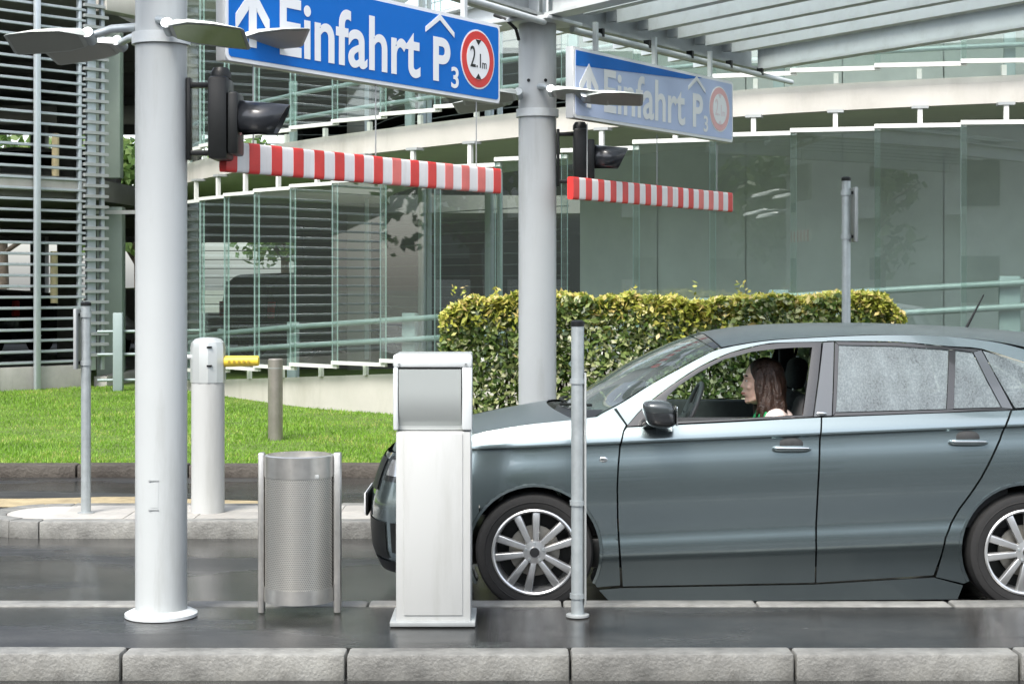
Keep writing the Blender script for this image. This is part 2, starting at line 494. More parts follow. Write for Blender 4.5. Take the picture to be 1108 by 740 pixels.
# grass blades
def blades(n, x0, x1, y0, y1, keep, hmin, hmax, wd):
    x = rng.uniform(x0, x1, n); y = y0 + (y1 - y0) * rng.random(n) ** 1.25
    k = keep(x, y); x = x[k]; y = y[k]; n = len(x)
    t = np.clip((y - 15.5) / 8, 0, 1)
    z = .10 + .10 * t + .012 * np.sin(x * 1.7) * np.sin(y * 1.1) - .004
    clump = .75 + .5 * np.sin(x * 2.3 + np.sin(y * 3.1)) * np.sin(y * 1.9 + x) * .6
    h = rng.uniform(hmin, hmax, n) * clump
    a = rng.uniform(0, 2 * np.pi, n); dx = np.cos(a) * wd; dy = np.sin(a) * wd
    lx = rng.normal(0, .35, n) * h; ly = rng.normal(0, .35, n) * h
    v = np.zeros((n, 3, 3))
    v[:, 0] = np.c_[x - dx, y - dy, z]; v[:, 1] = np.c_[x + dx, y + dy, z]; v[:, 2] = np.c_[x + lx, y + ly, z + h]
    return v.reshape(-1, 3)
def tri_mesh(name, v, m, per=3):
    nf = len(v) // per
    me = bpy.data.meshes.new(name)
    me.vertices.add(len(v)); me.vertices.foreach_set('co', v.astype(np.float32).ravel())
    me.loops.add(len(v)); me.loops.foreach_set('vertex_index', np.arange(len(v), dtype=np.int32))
    me.polygons.add(nf); me.polygons.foreach_set('loop_start', np.arange(0, len(v), per, dtype=np.int32))
    me.polygons.foreach_set('loop_total', np.full(nf, per, dtype=np.int32))
    me.update(calc_edges=True); me.validate()
    me.materials.append(m)
    return me
def leafmat(name, stops, trans=.3, rough=.5, patch=0.0):
    """per-leaf colour: random per island, spread over a ramp"""
    m = bpy.data.materials.new(name); m.use_nodes = True
    n = m.node_tree.nodes; L = m.node_tree.links; b = n['Principled BSDF']
    ge = n.new('ShaderNodeNewGeometry'); rp = n.new('ShaderNodeValToRGB')
    e = rp.color_ramp.elements
    while len(e) < len(stops): e.new(.5)
    for i, (p, c) in enumerate(stops):
        e[i].position = p; e[i].color = (*c, 1)
    if patch:
        tc = n.new('ShaderNodeTexCoord'); nz = n.new('ShaderNodeTexNoise'); nz.inputs['Scale'].default_value = 1.1; nz.inputs['Detail'].default_value = 5
        L.new(tc.outputs['Object'], nz.inputs['Vector'])
        m1 = n.new('ShaderNodeMath'); m1.operation = 'MULTIPLY_ADD'; m1.inputs[1].default_value = patch * 2; m1.inputs[2].default_value = -patch
        m2 = n.new('ShaderNodeMath'); m2.operation = 'ADD'; m2.use_clamp = True
        L.new(nz.outputs[0], m1.inputs[0]); L.new(m1.outputs[0], m2.inputs[0]); L.new(ge.outputs['Random Per Island'], m2.inputs[1]); L.new(m2.outputs[0], rp.inputs[0])
    else:
        L.new(ge.outputs['Random Per Island'], rp.inputs[0])
    L.new(rp.outputs[0], b.inputs['Base Color'])
    b.inputs['Roughness'].default_value = rough
    t = n.new('ShaderNodeBsdfTranslucent'); L.new(rp.outputs[0], t.inputs[0])
    mx = n.new('ShaderNodeMixShader'); mx.inputs[0].default_value = trans
    L.new(b.outputs[0], mx.inputs[1]); L.new(t.outputs[0], mx.inputs[2]); L.new(mx.outputs[0], n['Material Output'].inputs[0])
    return m
M_grass = leafmat('grass_blades', [(0, (.11, .23, .02)), (.5, (.19, .37, .03)), (.9, (.28, .47, .055)), (1, (.42, .44, .13))], .35, .55, patch=.9)
keep = lambda x, y: (np.abs(x) < .36 * y + 1.0) & (y < 25.5) & ~((y > 19.5) & (x > 0))
gv = blades(190000, -9, 7, 15.5, 25.5, keep, .022, .055, .006)
go = link('grass', tri_mesh('grass', gv, M_grass)); tag(go, 'short bright green grass of the lawn behind the kerb', 'grass', kind='stuff')

# ------------------------------------------------------------------ foliage helpers
def leaf_quads(c, nrm, size, asp=.5, droop=.3):
    """kite-shaped two-triangle-bend leaves as quads; c, nrm: (n,3)"""
    n = len(c)
    r = rng.normal(size=(n, 3)); t = np.cross(nrm, r); t /= np.linalg.norm(t, axis=1, keepdims=True) + 1e-9
    b = np.cross(nrm, t)
    s = size * rng.uniform(.5, 1.35, n)[:, None]
    v = np.zeros((n, 4, 3))
    v[:, 0] = c - t * s * .5
    v[:, 1] = c + b * s * asp * .5 - nrm * s * droop * .15
    v[:, 2] = c + t * s * .5 - nrm * s * droop * .35
    v[:, 3] = c - b * s * asp * .5 - nrm * s * droop * .15
    return v.reshape(-1, 3)

# ------------------------------------------------------------------ hedge
HX0, HX1, HY0, HY1, HZ = -.68, 3.72, 16.15, 17.05, 1.62
hedge = thing('hedge', 'clipped leafy hedge with yellow-green top behind the car', 'hedge', ((HX0 + HX1) / 2, 16.6, .1))
M_hleaf = leafmat('hedge_leaves', [(0, (.03, .065, .012)), (.4, (.10, .16, .035)), (.7, (.24, .30, .09)), (.9, (.42, .44, .21)), (1, (.6, .6, .42))], .28, .32)
M_htop = leafmat('hedge_sunlit_leaves', [(0, (.14, .19, .03)), (.3, (.36, .40, .06)), (.7, (.60, .57, .13)), (1, (.70, .54, .24))], .35, .35)  # sunlight on the hedge top put into the leaf colours
def hedge_pts(n, top=False):
    x = rng.uniform(HX0, HX1, n)
    if top:
        y = rng.uniform(HY0, HY1, n); z = HZ - rng.exponential(.085, n) - .0; y = np.where(rng.random(n) < .4, HY0 + rng.exponential(.1, n), y)
    else:
        # front, back, ends weighted
        f = rng.random(n)
        y = np.where(f < .72, HY0 + rng.exponential(.07, n), rng.uniform(HY0, HY1, n))
        z = .12 + (HZ - .14) * rng.random(n)
        e = f > .86
        x = np.where(e & (rng.random(n) < .6), HX0 + rng.exponential(.07, n), x)
        x = np.where((f > .95), HX1 - rng.exponential(.07, n), x)
    bul = .07 * np.sin(x * 3.1 + z * 2) + .05 * np.sin(x * 7.3 + 1) * np.sin(z * 5)
    y = y + np.where(top, 0, bul)
    # rounded ends and top bumps
    zt = .022 * np.sin(x * 2.2 + .6) + .018 * np.sin(x * 6.1) + .014 * np.sin(x * 13) + .012 * np.sin(x * 29)
    edge = np.clip(np.minimum(x - HX0, HX1 - x) / .35, 0, 1)
    drop = .16 * (1 - edge) ** 2
    z = z + np.where(top, zt - drop, zt * (z / HZ) - drop * (z / HZ) ** 3)
    return np.c_[x, y, z]
def hn(n, up):
    r = rng.normal(size=(n, 3)) * .75 + np.array(up); return r / np.linalg.norm(r, axis=1, keepdims=True)
c1 = hedge_pts(21000); v1 = leaf_quads(c1, hn(len(c1), (0, -.7, .55)), .078, .55)
c2 = hedge_pts(10500, True); v2 = leaf_quads(c2, hn(len(c2), (0, -.5, .75)), .076, .5)
# a few shoots sticking out
sh = []
for k in range(9):
    x = random.uniform(HX0 + .1, HX1 - .2); y = random.uniform(HY0 + .05, HY1); h = random.choice([.05, .08, .1, .14])
    for q in range(7): sh.append((x + random.gauss(0, .02), y + random.gauss(0, .02), HZ + h * q / 6))
sh = np.array(sh); v3 = leaf_quads(sh, hn(len(sh), (0, -.6, .5)), .06, .45)
off = np.array([(HX0 + HX1) / 2, 16.6, .1])
link('foliage', tri_mesh('foliage', v1 - off, M_hleaf, 4), hedge)['kind'] = 'stuff'
link('sunlit_top_growth', tri_mesh('sunlit_top_growth', np.r_[v2, v3] - off, M_htop, 4), hedge)['kind'] = 'stuff'
hb = MB()
for i in range(24):
    x = HX0 + .15 + i * (HX1 - HX0 - .3) / 23 - off[0]
    for q in range(3):
        hb.tube([(x, .15 * q - .15, -.03), (x + random.gauss(0, .08), .15 * q - .15 + random.gauss(0, .08), .7), (x + random.gauss(0, .15), random.gauss(0, .2), 1.35)], [.016, .012, .005], 5)
hb.build('twigs', mat('hedge_twigs', (.05, .038, .025), .9), hedge, smooth=60)['kind'] = 'stuff'

# ------------------------------------------------------------------ spiral parking ramp
CX, CY, RR, RI = 7.0, 30.5, 13.0, 9.5
def rp(a, r, z=0.0):
    return Vector((CX + r * math.sin(R(a)), CY - r * math.cos(R(a)), z))
fz = spline([-95, -64, -42.6, -34, -20, -7.5, 45], [3.24, 3.35, 3.46, 3.53, 3.67, 3.745, 4.05])   # middle of upper deck edge
rail = lambda a: 1.08 + (a + 58) * .0133                                                            # lower deck handrail
ramp = thing('parking_ramp', 'curved spiral parking ramp with overlapping hung glass panels behind hedge', 'parking ramp', rp(-20, RR, .1))
ro = ramp.location.copy()
class RB(MB):
    def build(s, name, m, parent=None, **k):
        s.v = [tuple(Vector(p) - ro) for p in s.v]
        return MB.build(s, name, m, parent, **k)
A0, A1, NA = -92, 42, 67
def ring(r0, r1, zlo, zhi):
    m = RB(); q = []
    for i in range(NA + 1):
        a = A0 + (A1 - A0) * i / NA
        q.append([rp(a, r1, zlo(a)), rp(a, r1, zhi(a)), rp(a, r0, zhi(a)), rp(a, r0, zlo(a)), rp(a, r1, zlo(a))])
    m.grid(q); n = 5
    m.f.append((0, 1, 2, 3)); b = NA * n; m.f.append((b + 3, b + 2, b + 1, b))
    return m
ring(RI - .3, RR - .16, lambda a: fz(a) - .07, lambda a: fz(a) + .10).build('upper_deck', M_soff, ramp, smooth=35)
# pale edge beam with a stepped top ledge
ring(RR - .155, RR, lambda a: fz(a) - .135, lambda a: fz(a) + .085).build('edge_beam', M_conc, ramp, smooth=35)
ring(RR - .11, RR - .03, lambda a: fz(a) + .089, lambda a: fz(a) + .15).build('edge_ledge', M_conc, ramp, smooth=35)
ring(RI - .3, RR - .16, lambda a: rail(a) - 1.2, lambda a: rail(a) - .95).build('lower_deck', M_concg, ramp, smooth=35)
ring(RR - .155, RR, lambda a: -.1, lambda a: rail(a) - .66).build('base_wall', M_conc, ramp, smooth=35)
ring(RI - .3, RR - .16, lambda a: fz(a) + 2.95, lambda a: fz(a) + 3.2).build('top_deck', M_soff, ramp, smooth=35)
def arc_tube(name, r, zf, rad, m, a0=A0, a1=A1, n=60):
    RB().tube([rp(a0 + (a1 - a0) * i / n, r, zf(a0 + (a1 - a0) * i / n)) for i in range(n + 1)], rad, 8).build(name, m, ramp, smooth=60)
arc_tube('handrail', RR - .32, lambda a: rail(a), .036, M_teal)
arc_tube('handrail', RR - .32, lambda a: rail(a) - .25, .036, M_teal)
arc_tube('handrail', RR - .32, lambda a: fz(a) + .50, .03, M_teal)
arc_tube('handrail', RR - .32, lambda a: fz(a) + .82, .03, M_teal)
for a in np.arange(-85, 42, 11.0):
    RB().box(rp(a, RR - .42, rail(a) - .45), (.22, .07, 1.05), rz=R(a)).build('rail_post', M_teal, ramp, bevel=.01)
    RB().box(rp(a, RR - .42, fz(a) + .55), (.12, .07, .95), rz=R(a)).build('rail_post', M_teal, ramp, bevel=.01)
# core wall with vertical joints: separate wall panels
for i in range(11):
    a0_ = -40 + i * 7.5; a1_ = a0_ + 7.42
    m = RB(); q = []
    for k in range(5):
        a = a0_ + (a1_ - a0_) * k / 4
        q.append([rp(a, RI - .05, -.1), rp(a, RI - .05, 7.3), rp(a, RI - .28, 7.3), rp(a, RI - .28, -.1), rp(a, RI - .05, -.1)])
    m.grid(q).build('core_wall_panel', M_core, ramp, smooth=30)
# glass panels
PA = math.degrees(.865 / 13.12)
def glass_panel(a, z0, z1):
    tw = R(2.2)
    c = rp(a, RR + .135, 0)
    m = RB(); hw, ht = .462, .011
    rot = Matrix.Rotation(R(a) + tw, 4, 'Z'); T = Matrix.Translation((c.x, c.y, 0)) @ rot
    m.box((0, 0, 0), (1, 1, 1)); m.v = [tuple(T @ Vector((x * 2 * hw, y * 2 * ht, z0 + (z + .5) * (z1 - z0)))) for x, y, z in m.v]
    o = m.build('glass_panel', M_glass, ramp)
    o.data.materials.append(M_glassedge)
    for p in o.data.polygons:
        if p.area < .1: p.material_index = 1
    return o, T
def bit(o, T, name, c, d, m, bevel=0):
    b = RB().box(c, d); b.v = [tuple(T @ Vector(p)) for p in b.v]
    return b.build(name, m, o, bevel=bevel)
a = -84.0
while a < 40:
    zt = fz(a) - .135 - (.34 if a < -40 else .34 - .11 * min(1, (a + 40) / 18)); zb = rail(a) - .5
    o, T = glass_panel(a, zb, zt)
    bit(o, T, 'top_rail', (0, 0, zt + .018), (.93, .045, .045), M_rail)
    bit(o, T, 'bottom_rail', (0, 0, zb - .018), (.93, .045, .045), M_rail)
    zf_ = fz(a) - .137
    bit(o, T, 'hanger', (0, .06, (zt + .04 + zf_) / 2), (.05, .05, zf_ - zt - .04), M_rail)
    bit(o, T, 'hanger_plate', (0, .09, zf_ - .015), (.17, .14, .03), M_midgrey)
    bit(o, T, 'foot_post', (0, .12, zb - .085), (.05, .05, .15), M_rail)
    zu = fz(a) + .30
    o, T = glass_panel(a, zu, zu + 2.3)
    bit(o, T, 'bottom_rail', (0, 0, zu - .018), (.93, .045, .045), M_rail)
    bit(o, T, 'foot_post', (0, .19, (zu - .04 + fz(a) + .152) / 2), (.05, .05, zu - .04 - fz(a) - .152), M_rail)
    a += PA

# ------------------------------------------------------------------ garage block on the left
gar = thing('parking_garage', 'open parking garage with dark decks behind horizontal louvre bars', 'garage', (-9, 26, .1))
go_ = gar.location.copy()
class GB(MB):
    def build(s, name, m, parent=None, **k):
        s.v = [tuple(Vector(p) - go_) for p in s.v]
        return MB.build(s, name, m, parent, **k)
fl = [(-12.0, 19.55), (-6.35, 25.85), (-6.05, 30.7), (-2.6, 30.7), (2.2, 31.0), (2.2, 46), (-26, 46), (-26, 19.55)]
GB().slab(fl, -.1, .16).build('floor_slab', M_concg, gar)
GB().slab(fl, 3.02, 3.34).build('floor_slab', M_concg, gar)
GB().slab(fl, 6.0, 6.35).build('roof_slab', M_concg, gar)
# slab edges (pale) along the left screen line
q0, q1 = Vector((-11.9, 19.4, 0)), Vector((-6.38, 25.62, 0))
GB().bar(q0 + Vector((0, 0, 3.2)), q1 + Vector((0, 0, 3.2)), .16, .2).build('slab_edge', M_conc, gar, bevel=.01)
GB().bar(q0 + Vector((0, 0, .15)), q1 + Vector((0, 0, .15)), .22, .78).build('base_wall', M_plinth, gar, bevel=.01)
GB().bar((-6.2, 25.75, .05), (-5.95, 30.5, .05), .2, .6).build('base_wall', M_plinth, gar, bevel=.01)
GB().bar((-6.2, 25.75, 6.0), (-5.2, 27.5, 6.0), .25, .3).build('slab_edge', M_conc, gar, bevel=.01)
# back side: parapets, lintels, columns
for zf0, zpar, zl0, zl1 in ((.16, .95, 2.86, 3.02), (3.34, 4.15, 5.75, 6.0)):
    GB().box((-15.35, 45.9, (zf0 + zpar) / 2), (21.2, .2, zpar - zf0)).build('parapet', M_conc, gar)
    GB().box((-15.35, 45.9, (zl0 + zl1) / 2), (21.2, .2, zl1 - zl0)).build('lintel', M_concg, gar)
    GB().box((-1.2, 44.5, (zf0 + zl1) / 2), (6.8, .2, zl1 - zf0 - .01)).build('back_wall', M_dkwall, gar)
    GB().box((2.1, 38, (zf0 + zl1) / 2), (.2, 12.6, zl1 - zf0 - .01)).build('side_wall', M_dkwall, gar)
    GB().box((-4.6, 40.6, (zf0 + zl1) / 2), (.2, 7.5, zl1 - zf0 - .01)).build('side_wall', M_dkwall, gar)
    for (x, y) in ((-5.75, 30.4), (-9.2, 45.6), (-12.6, 45.6), (-16, 45.6), (-9.6, 37), (-14.2, 37), (-2.75, 30.75), (-7.6, 32.2)):
        GB().box((x, y, (zf0 + zl1) / 2), (.4, .4, zl1 - zf0 - .01)).build('column', M_concg, gar, bevel=.02)
    for y in (33, 39):
        GB().box((-13, y, zl1 - .10), (16, .3, .20)).build('ceiling_beam', M_concg, gar)
# cream-yellow marker columns just behind the louvres
for (u, v0, v1, D) in ((60, 145, 192, 26.2), (58.5, 272, 328, 26.2)):
    p0, p1 = at(u, v1, D), at(u, v0, D)
    GB().tube([p0, p1], .058, 12).build('marker_post', M_yellow, gar, smooth=50)
# pale green end panel beside the ladder column
p = at(117, 0, 26.8)
GB().box((p.x, 26.9, 4.55), (.38, .25, 2.3)).build('stair_panel', M_pale_green, gar, bevel=.01)
GB().box((p.x, 27.0, 1.6), (.40, .25, 2.7)).build('stair_panel', M_pale_green, gar, bevel=.01)
GB().bar((p.x - .4, 26.72, 2.86), (p.x + .9, 26.72, 2.86), .05, .06).build('panel_rail', M_rail, gar)
GB().box((at(128, 0, 24.6).x, 24.6, .75), (.14, .1, 1.15)).build('rail_post', M_teal, gar, bevel=.01)
for z in (.35, .72, 1.05):
    GB().tube([(at(104, 0, 24.6).x, 24.68, z), (at(215, 0, 24.6).x, 24.68, z + .02)], .022, 8).build('rail', M_teal, gar, smooth=60)
# louvre bars: left screen
SP = .158
n_b = 0
qa, qb = Vector((-11.9, 19.34, 0)), Vector((-6.36, 25.50, 0))
bar_me = None
z = .60
dirl = (qb - qa); Ll = dirl.length
bar_me = MB().box((Ll / 2, 0, 0), (Ll, .045, .042)).mesh('louvre_bar', M_louv, bevel=.008, seg=1)
anl = math.atan2(dirl.y, dirl.x)
while z < 6.2:
    o = link('louvre_bar', bar_me, gar); o.location = qa + Vector((0, 0, z)) - go_; o.rotation_euler = (0, 0, anl)
    z += SP
def ladder_post(pos, rz, h, wd=.17, parent=gar, z0=.45):
    GB().box(Vector(pos) + Vector((0, 0, z0 + h / 2)), (wd, .10, h), rz=rz).build('louvre_post', M_louv, parent, bevel=.008)
tdir = dirl.normalized()
pn = Vector((tdir.y, -tdir.x, 0))
for u_ in (36.5,):
    # where the screen line meets that viewing direction
    k = (u_ - 554) / F
    t = (k * qa.y - qa.x) / (tdir.x - k * tdir.y)
    pp = qa + tdir * t - pn * .0 + pn * -.09
    pp = qa + tdir * t + pn * .09
    GB().box((pp.x, pp.y, 3.1), (.085, .07, 5.9), rz=anl).build('louvre_post', M_louv, gar, bevel=.008)
    GB().box((pp.x, pp.y, .16), (.2, .2, .05), rz=anl).build('post_foot', M_louv, gar, bevel=.008)
for off_, wd in ((-.10, .055), (.10, .15), (.30, .06)):
    pp = qb + tdir * off_ - pn * .02
    GB().box((pp.x, pp.y, 3.25), (wd, .07, 5.6), rz=anl).build('louvre_post', M_louv, gar, bevel=.008)
rung = MB().box((.18, 0, 0), (.42, .12, .045)).mesh('bracket', M_midgrey)
z = .68
while z < 6.1:
    o = link('bracket', rung, gar); o.location = qb - tdir * .02 + Vector((0, 0, z)) - go_; o.rotation_euler = (0, 0, anl); z += SP
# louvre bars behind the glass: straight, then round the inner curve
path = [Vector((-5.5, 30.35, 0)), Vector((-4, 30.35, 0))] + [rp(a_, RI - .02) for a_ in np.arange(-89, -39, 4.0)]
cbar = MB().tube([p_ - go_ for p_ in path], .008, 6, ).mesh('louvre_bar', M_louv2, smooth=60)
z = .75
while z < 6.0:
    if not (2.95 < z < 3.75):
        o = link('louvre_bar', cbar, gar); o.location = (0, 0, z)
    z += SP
for a_ in (-85, -61, -50):
    for da, wd in ((0, .13), (1.4, .05)):
        GB().box(rp(a_ + da, RI + .06, 3.3), (wd, .07, 5.7), rz=R(a_)).build('louvre_post', M_louv, gar, bevel=.006)

GB().box((-25.9, 32.8, 3.0), (.2, 26, 5.9)).build('unseen_end_wall', M_concg, gar)  # added out of view to close off the bright horizon in the glass
# lit fluorescent tubes under the garage ceiling
for (u0, u1, D, lb) in ((218.5, 226, 34, 'short lit yellowish ceiling lamp inside the garage'), (233, 256, 33, 'longer lit yellowish ceiling lamp inside the garage')):
    pa, pb = at(u0, 243, D), at(u1, 243, D)
    t = thing('garage_lamp', lb, 'lamp', (pa + pb) / 2, group='lamps in the garage')
    MB().box((0, 0, 0), (pb.x - pa.x, .12, .07)).build('tube', M_lampglow, t, bevel=.01)
    MB().box((0, 0, .075), (pb.x - pa.x + .04, .16, .06)).build('housing', M_rail, t)
    MB().tube([(0, 0, .1), (0, 0, 3.02 - t.location.z)], .015, 6).build('rod', M_midgrey, t)

# ------------------------------------------------------------------ trees
M_bark = mat('bark', (.10, .08, .06), .9, var=.3, scale=6, bump=.5, bscale=20)
M_leafA = leafmat('tree_leaves', [(0, (.03, .07, .015)), (.6, (.07, .14, .03)), (1, (.13, .20, .05))], .35)
M_leafB = leafmat('light_tree_leaves', [(0, (.06, .12, .02)), (.6, (.12, .21, .05)), (1, (.20, .27, .09))], .4)
def tree(loc, H, rad, label, nl=5000, leaf=.2, lm=None, group=None, dens=26):
    t = thing('tree', label, 'tree', loc, group=group)
    m = MB(); th = H * .42
    m.tube([(0, 0, -.1), (.05, .02, th * .5), (.0, .08, th), (.1, .1, H * .75)], [H * .028, H * .022, H * .018, H * .006], 9)
    tips = []
    for k in range(9):
        a = k * 2.4; z0 = th * (.75 + .06 * k)
        e = Vector((math.cos(a) * rad * .7, math.sin(a) * rad * .7, z0 + H * .18 + random.uniform(0, H * .12)))
        m.tube([(0, 0, z0), Vector((0, 0, z0)).lerp(e, .5) + Vector((0, 0, .15)), e], [H * .011, H * .008, H * .003], 6); tips.append(e)
    m.build('trunk', M_bark, t, smooth=60)
    cs = []; zc_ = H * .66
    for k in range(dens):
        d = rng.normal(size=3); d /= np.linalg.norm(d); rr = rng.uniform(.35, 1.0)
        cs.append((np.array([0, 0, zc_]) + d * np.array([rad, rad, H * .33]) * rr * .85, rng.uniform(.22, .42) * rad))
    pts = []; ns = []
    for c, r in cs:
        n = nl // dens; d = rng.normal(size=(n, 3)); d /= np.linalg.norm(d, axis=1, keepdims=True)
        pts.append(c + d * r * rng.uniform(.5, 1.05, (n, 1)) * np.array([1, 1, .8])); ns.append(d * .7 + rng.normal(size=(n, 3)) * .5 + np.array([0, 0, .35]))
    pts = np.vstack(pts); ns = np.vstack(ns); ns /= np.linalg.norm(ns, axis=1, keepdims=True)
    link('crown', tri_mesh('crown', leaf_quads(pts, ns, leaf, .6), lm or M_leafA, 4), t)
    return t
for i, (x, y, H, r, lb) in enumerate([(-18.5, 62, 9, 4.2, 'leafy tree outside the garage, seen far left between louvre bars'),
                                      (-12.5, 57, 7, 3.2, 'leafy tree behind the garage, hidden mostly by the front column'),
                                      (-8.8, 66, 8, 3.6, 'pale green tree seen through the garage left of the parked dark vehicle'),
                                      (-5.6, 60, 7.5, 3.0, 'pale green tree seen through the garage above the parked dark vehicle')]):
    tree((x, y, 0), H, r, lb, 2600, .45, M_leafB, 'trees beyond the garage')

# vehicles parked in the garage
def parked(name, label, cat, loc, rz, L, W, prof, paint, win, tail=None, r=.34, group='cars parked in the garage'):
    """prof: list of (x, z_bottom, z_belt, z_roof, half_width, roof_half_width)"""
    t = thing(name, label, cat, loc, rz, group)
    body = MB(); P_ = []
    for (x, zb, zl, zr, hw, rw) in prof:
        row = []
        for s in (1, -1):
            pts_ = [(hw * .9, zb), (hw, zb + .18), (hw * 1.0, zl - .15), (hw * .97, zl), (rw, max(zr - .04, zl + .001)), (rw * .75, zr + .001), (0, zr + .015)]
            row += [(x, s * a_, b_) for a_, b_ in (pts_ if s == 1 else pts_[::-1][1:])]
        P_.append(row)
    body.grid(P_)
    n = len(P_[0]); body.f.append(tuple(range(n))); o = (len(P_) - 1) * n; body.f.append(tuple(o + k for k in range(n)))
    body.build('body', paint, t, smooth=45)
    for s, lab in ((1, 0), (-1, 0)):
        w_ = MB(); top = []; bot = []
        for (x, zb, zl, zr, hw, rw) in prof:
            if zr - zl > .25:
                f = lambda k: (x, s * (hw * .97 + (rw - hw * .97) * k + .006), zl + (zr - .04 - zl) * k)
                bot.append(f(.12)); top.append(f(.88))
        w_.grid([bot, top]).build('window', win, t)
        for x in (prof[0][0] + L * .19, prof[-1][0] - L * .19):
            Mx = Matrix.Translation((x, s * (W / 2 - .02), r)) @ Matrix.Rotation(R(90) * (-s), 4, 'X')
            wh = MB().lathe([(r * .62, -.02), (r * .66, .0), (r * .95, .0), (r, -.03), (r, -.2), (r * .6, -.2)], 24, Mx).build('wheel', M_rubber, t, smooth=40)
            MB().lathe([(.02, -.02), (r * .2, -.015), (r * .62, -.02), (r * .64, -.012)], 20, Mx, cap=True).build('rim', M_alloy, wh, smooth=40)
    x = prof[0][0]
    MB().box((x - .004, 0, (prof[2][2] + prof[2][3]) / 2), (.012, W * .7, .4)).build('rear_window', win, t)
    for s in (1, -1):
        MB().box((x + .03, s * W * .42, 1.05), (.10, .16, .34)).build('tail_lamp', tail or M_red, t, bevel=.02)
    return t
M_suv = mat('dark_green_grey_paint', (.03, .04, .04), .25, .3, coat=.8)
M_wcar = mat('white_car_paint', (.75, .75, .74), .3, coat=.8)
M_dwin = mat('dark_window', (.02, .03, .03), .06, coat=.5)
van_prof = [(-2.2, .45, 1.05, 1.12, .80, .70), (-2.15, .35, 1.1, 1.62, .90, .72), (-1.9, .3, 1.1, 1.78, .93, .74), (0, .3, 1.08, 1.84, .94, .76), (.5, .3, 1.06, 1.80, .94, .74), (1.15, .3, 1.04, 1.12, .93, .78), (2.0, .32, .95, .99, .88, .75), (2.3, .4, .75, .8, .75, .6)]
car_prof = [(-2.1, .45, .9, .95, .72, .62), (-2.0, .32, .95, 1.25, .82, .62), (-1.5, .28, .96, 1.42, .85, .62), (-.4, .28, .95, 1.48, .86, .63), (.2, .28, .94, 1.42, .86, .62), (1.0, .28, .93, .98, .85, .7), (1.8, .3, .85, .88, .80, .66), (2.1, .38, .68, .72, .66, .5)]
parked('parked_vehicle', 'dark tall vehicle parked inside garage, seen through louvres and glass', 'car', (at(352, 0, 37.2).x, 37.2, .16), R(48), 4.5, 1.88, van_prof, M_suv, M_dwin, r=.36)
parked('parked_car', 'white car standing in the garage just left of the front column', 'car', (at(150, 0, 41).x, 41, .16), R(-62), 4.2, 1.72, car_prof, M_wcar, M_dwin)
parked('parked_car', 'dark car behind the lower louvre bars at the left edge', 'car', (at(-28, 0, 39).x, 39, .16), R(150), 4.2, 1.72, car_prof, M_suv, M_dwin)
parked('parked_car', 'white car on the upper garage deck behind the louvre bars', 'car', (at(8, 0, 39).x, 39, 3.34), R(165), 4.2, 1.72, car_prof, M_wcar, M_dwin)

# ------------------------------------------------------------------ street behind the camera (seen only as reflections)
M_bwin = mat('far_window', (.03, .04, .045), .1)
M_render = mat('pale_render', (.55, .56, .52), .8, var=.06, scale=.4)
M_render2 = mat('added_block_grey_green', (.20, .23, .21), .8, var=.08, scale=.4)
wm = MB().box((0, 0, 0), (1.7, .12, 1.5)).mesh('window', M_bwin); bmz = MB().box((0, 0, 0), (2.8, 1.2, .18)).mesh('balcony_slab', M_rail); br_ = MB().box((0, .55, .5), (2.8, .06, .9)).mesh('balcony_front', M_rail)
def block(loc, rz, nwin, m, label):
    bl = thing('apartment_building', label, 'building', loc, rz)
    MB().box((0, 0, 4.8), (nwin * 4.4 + 1, 10, 9.6)).build('wall', m, bl)
    for i in range(nwin):
        for j in range(3):
            o = link('window', wm, bl); o.location = ((i - (nwin - 1) / 2) * 4.4, 5.0, 1.9 + j * 3.1)
            if i % 2:
                b_ = link('balcony', bmz, bl); b_.location = ((i - (nwin - 1) / 2) * 4.4, 5.65, .95 + j * 3.1)
                f_ = link('balcony_front', br_, b_)
block((9, -26, 0), R(4), 10, M_render, 'pale apartment block with balconies mirrored in the right ramp glass')
block((-33, -9, 0), R(-50), 9, M_render2, 'grey-green block added out of view, darkening the ramp glass over the hedge')  # unseen block added to cover the bright horizon in the glass reflections
for (x, y, H, r, lb) in [(-13, -17, 7.0, 3.4, 'dark green tree mirrored in the glass panels at left'), (-2, -18.5, 6.5, 3.2, 'dark green tree mirrored in the middle glass panels'), (17, -17.5, 7.8, 3.6, 'tall green tree mirrored in the glass panels at right'), (27, -15, 7.5, 3.6, 'green tree mirrored at the far right glass panels'), (-25, 9, 8, 4.2, 'dark tree added beyond the left edge to darken the curved glass'), (-29, 15, 8.5, 4.2, 'dark tree added farther left, out of view, mirrored beside the garage'), (-22, 2, 7.5, 3.8, 'dark tree added left of the road, out of view, mirrored above the hedge end')]:  # last three trees added out of view to darken the glass reflections
    tree((x, y, 0), H, r, lb, 2400, .42, M_leafA, 'trees mirrored in the ramp glass, some added to darken it')

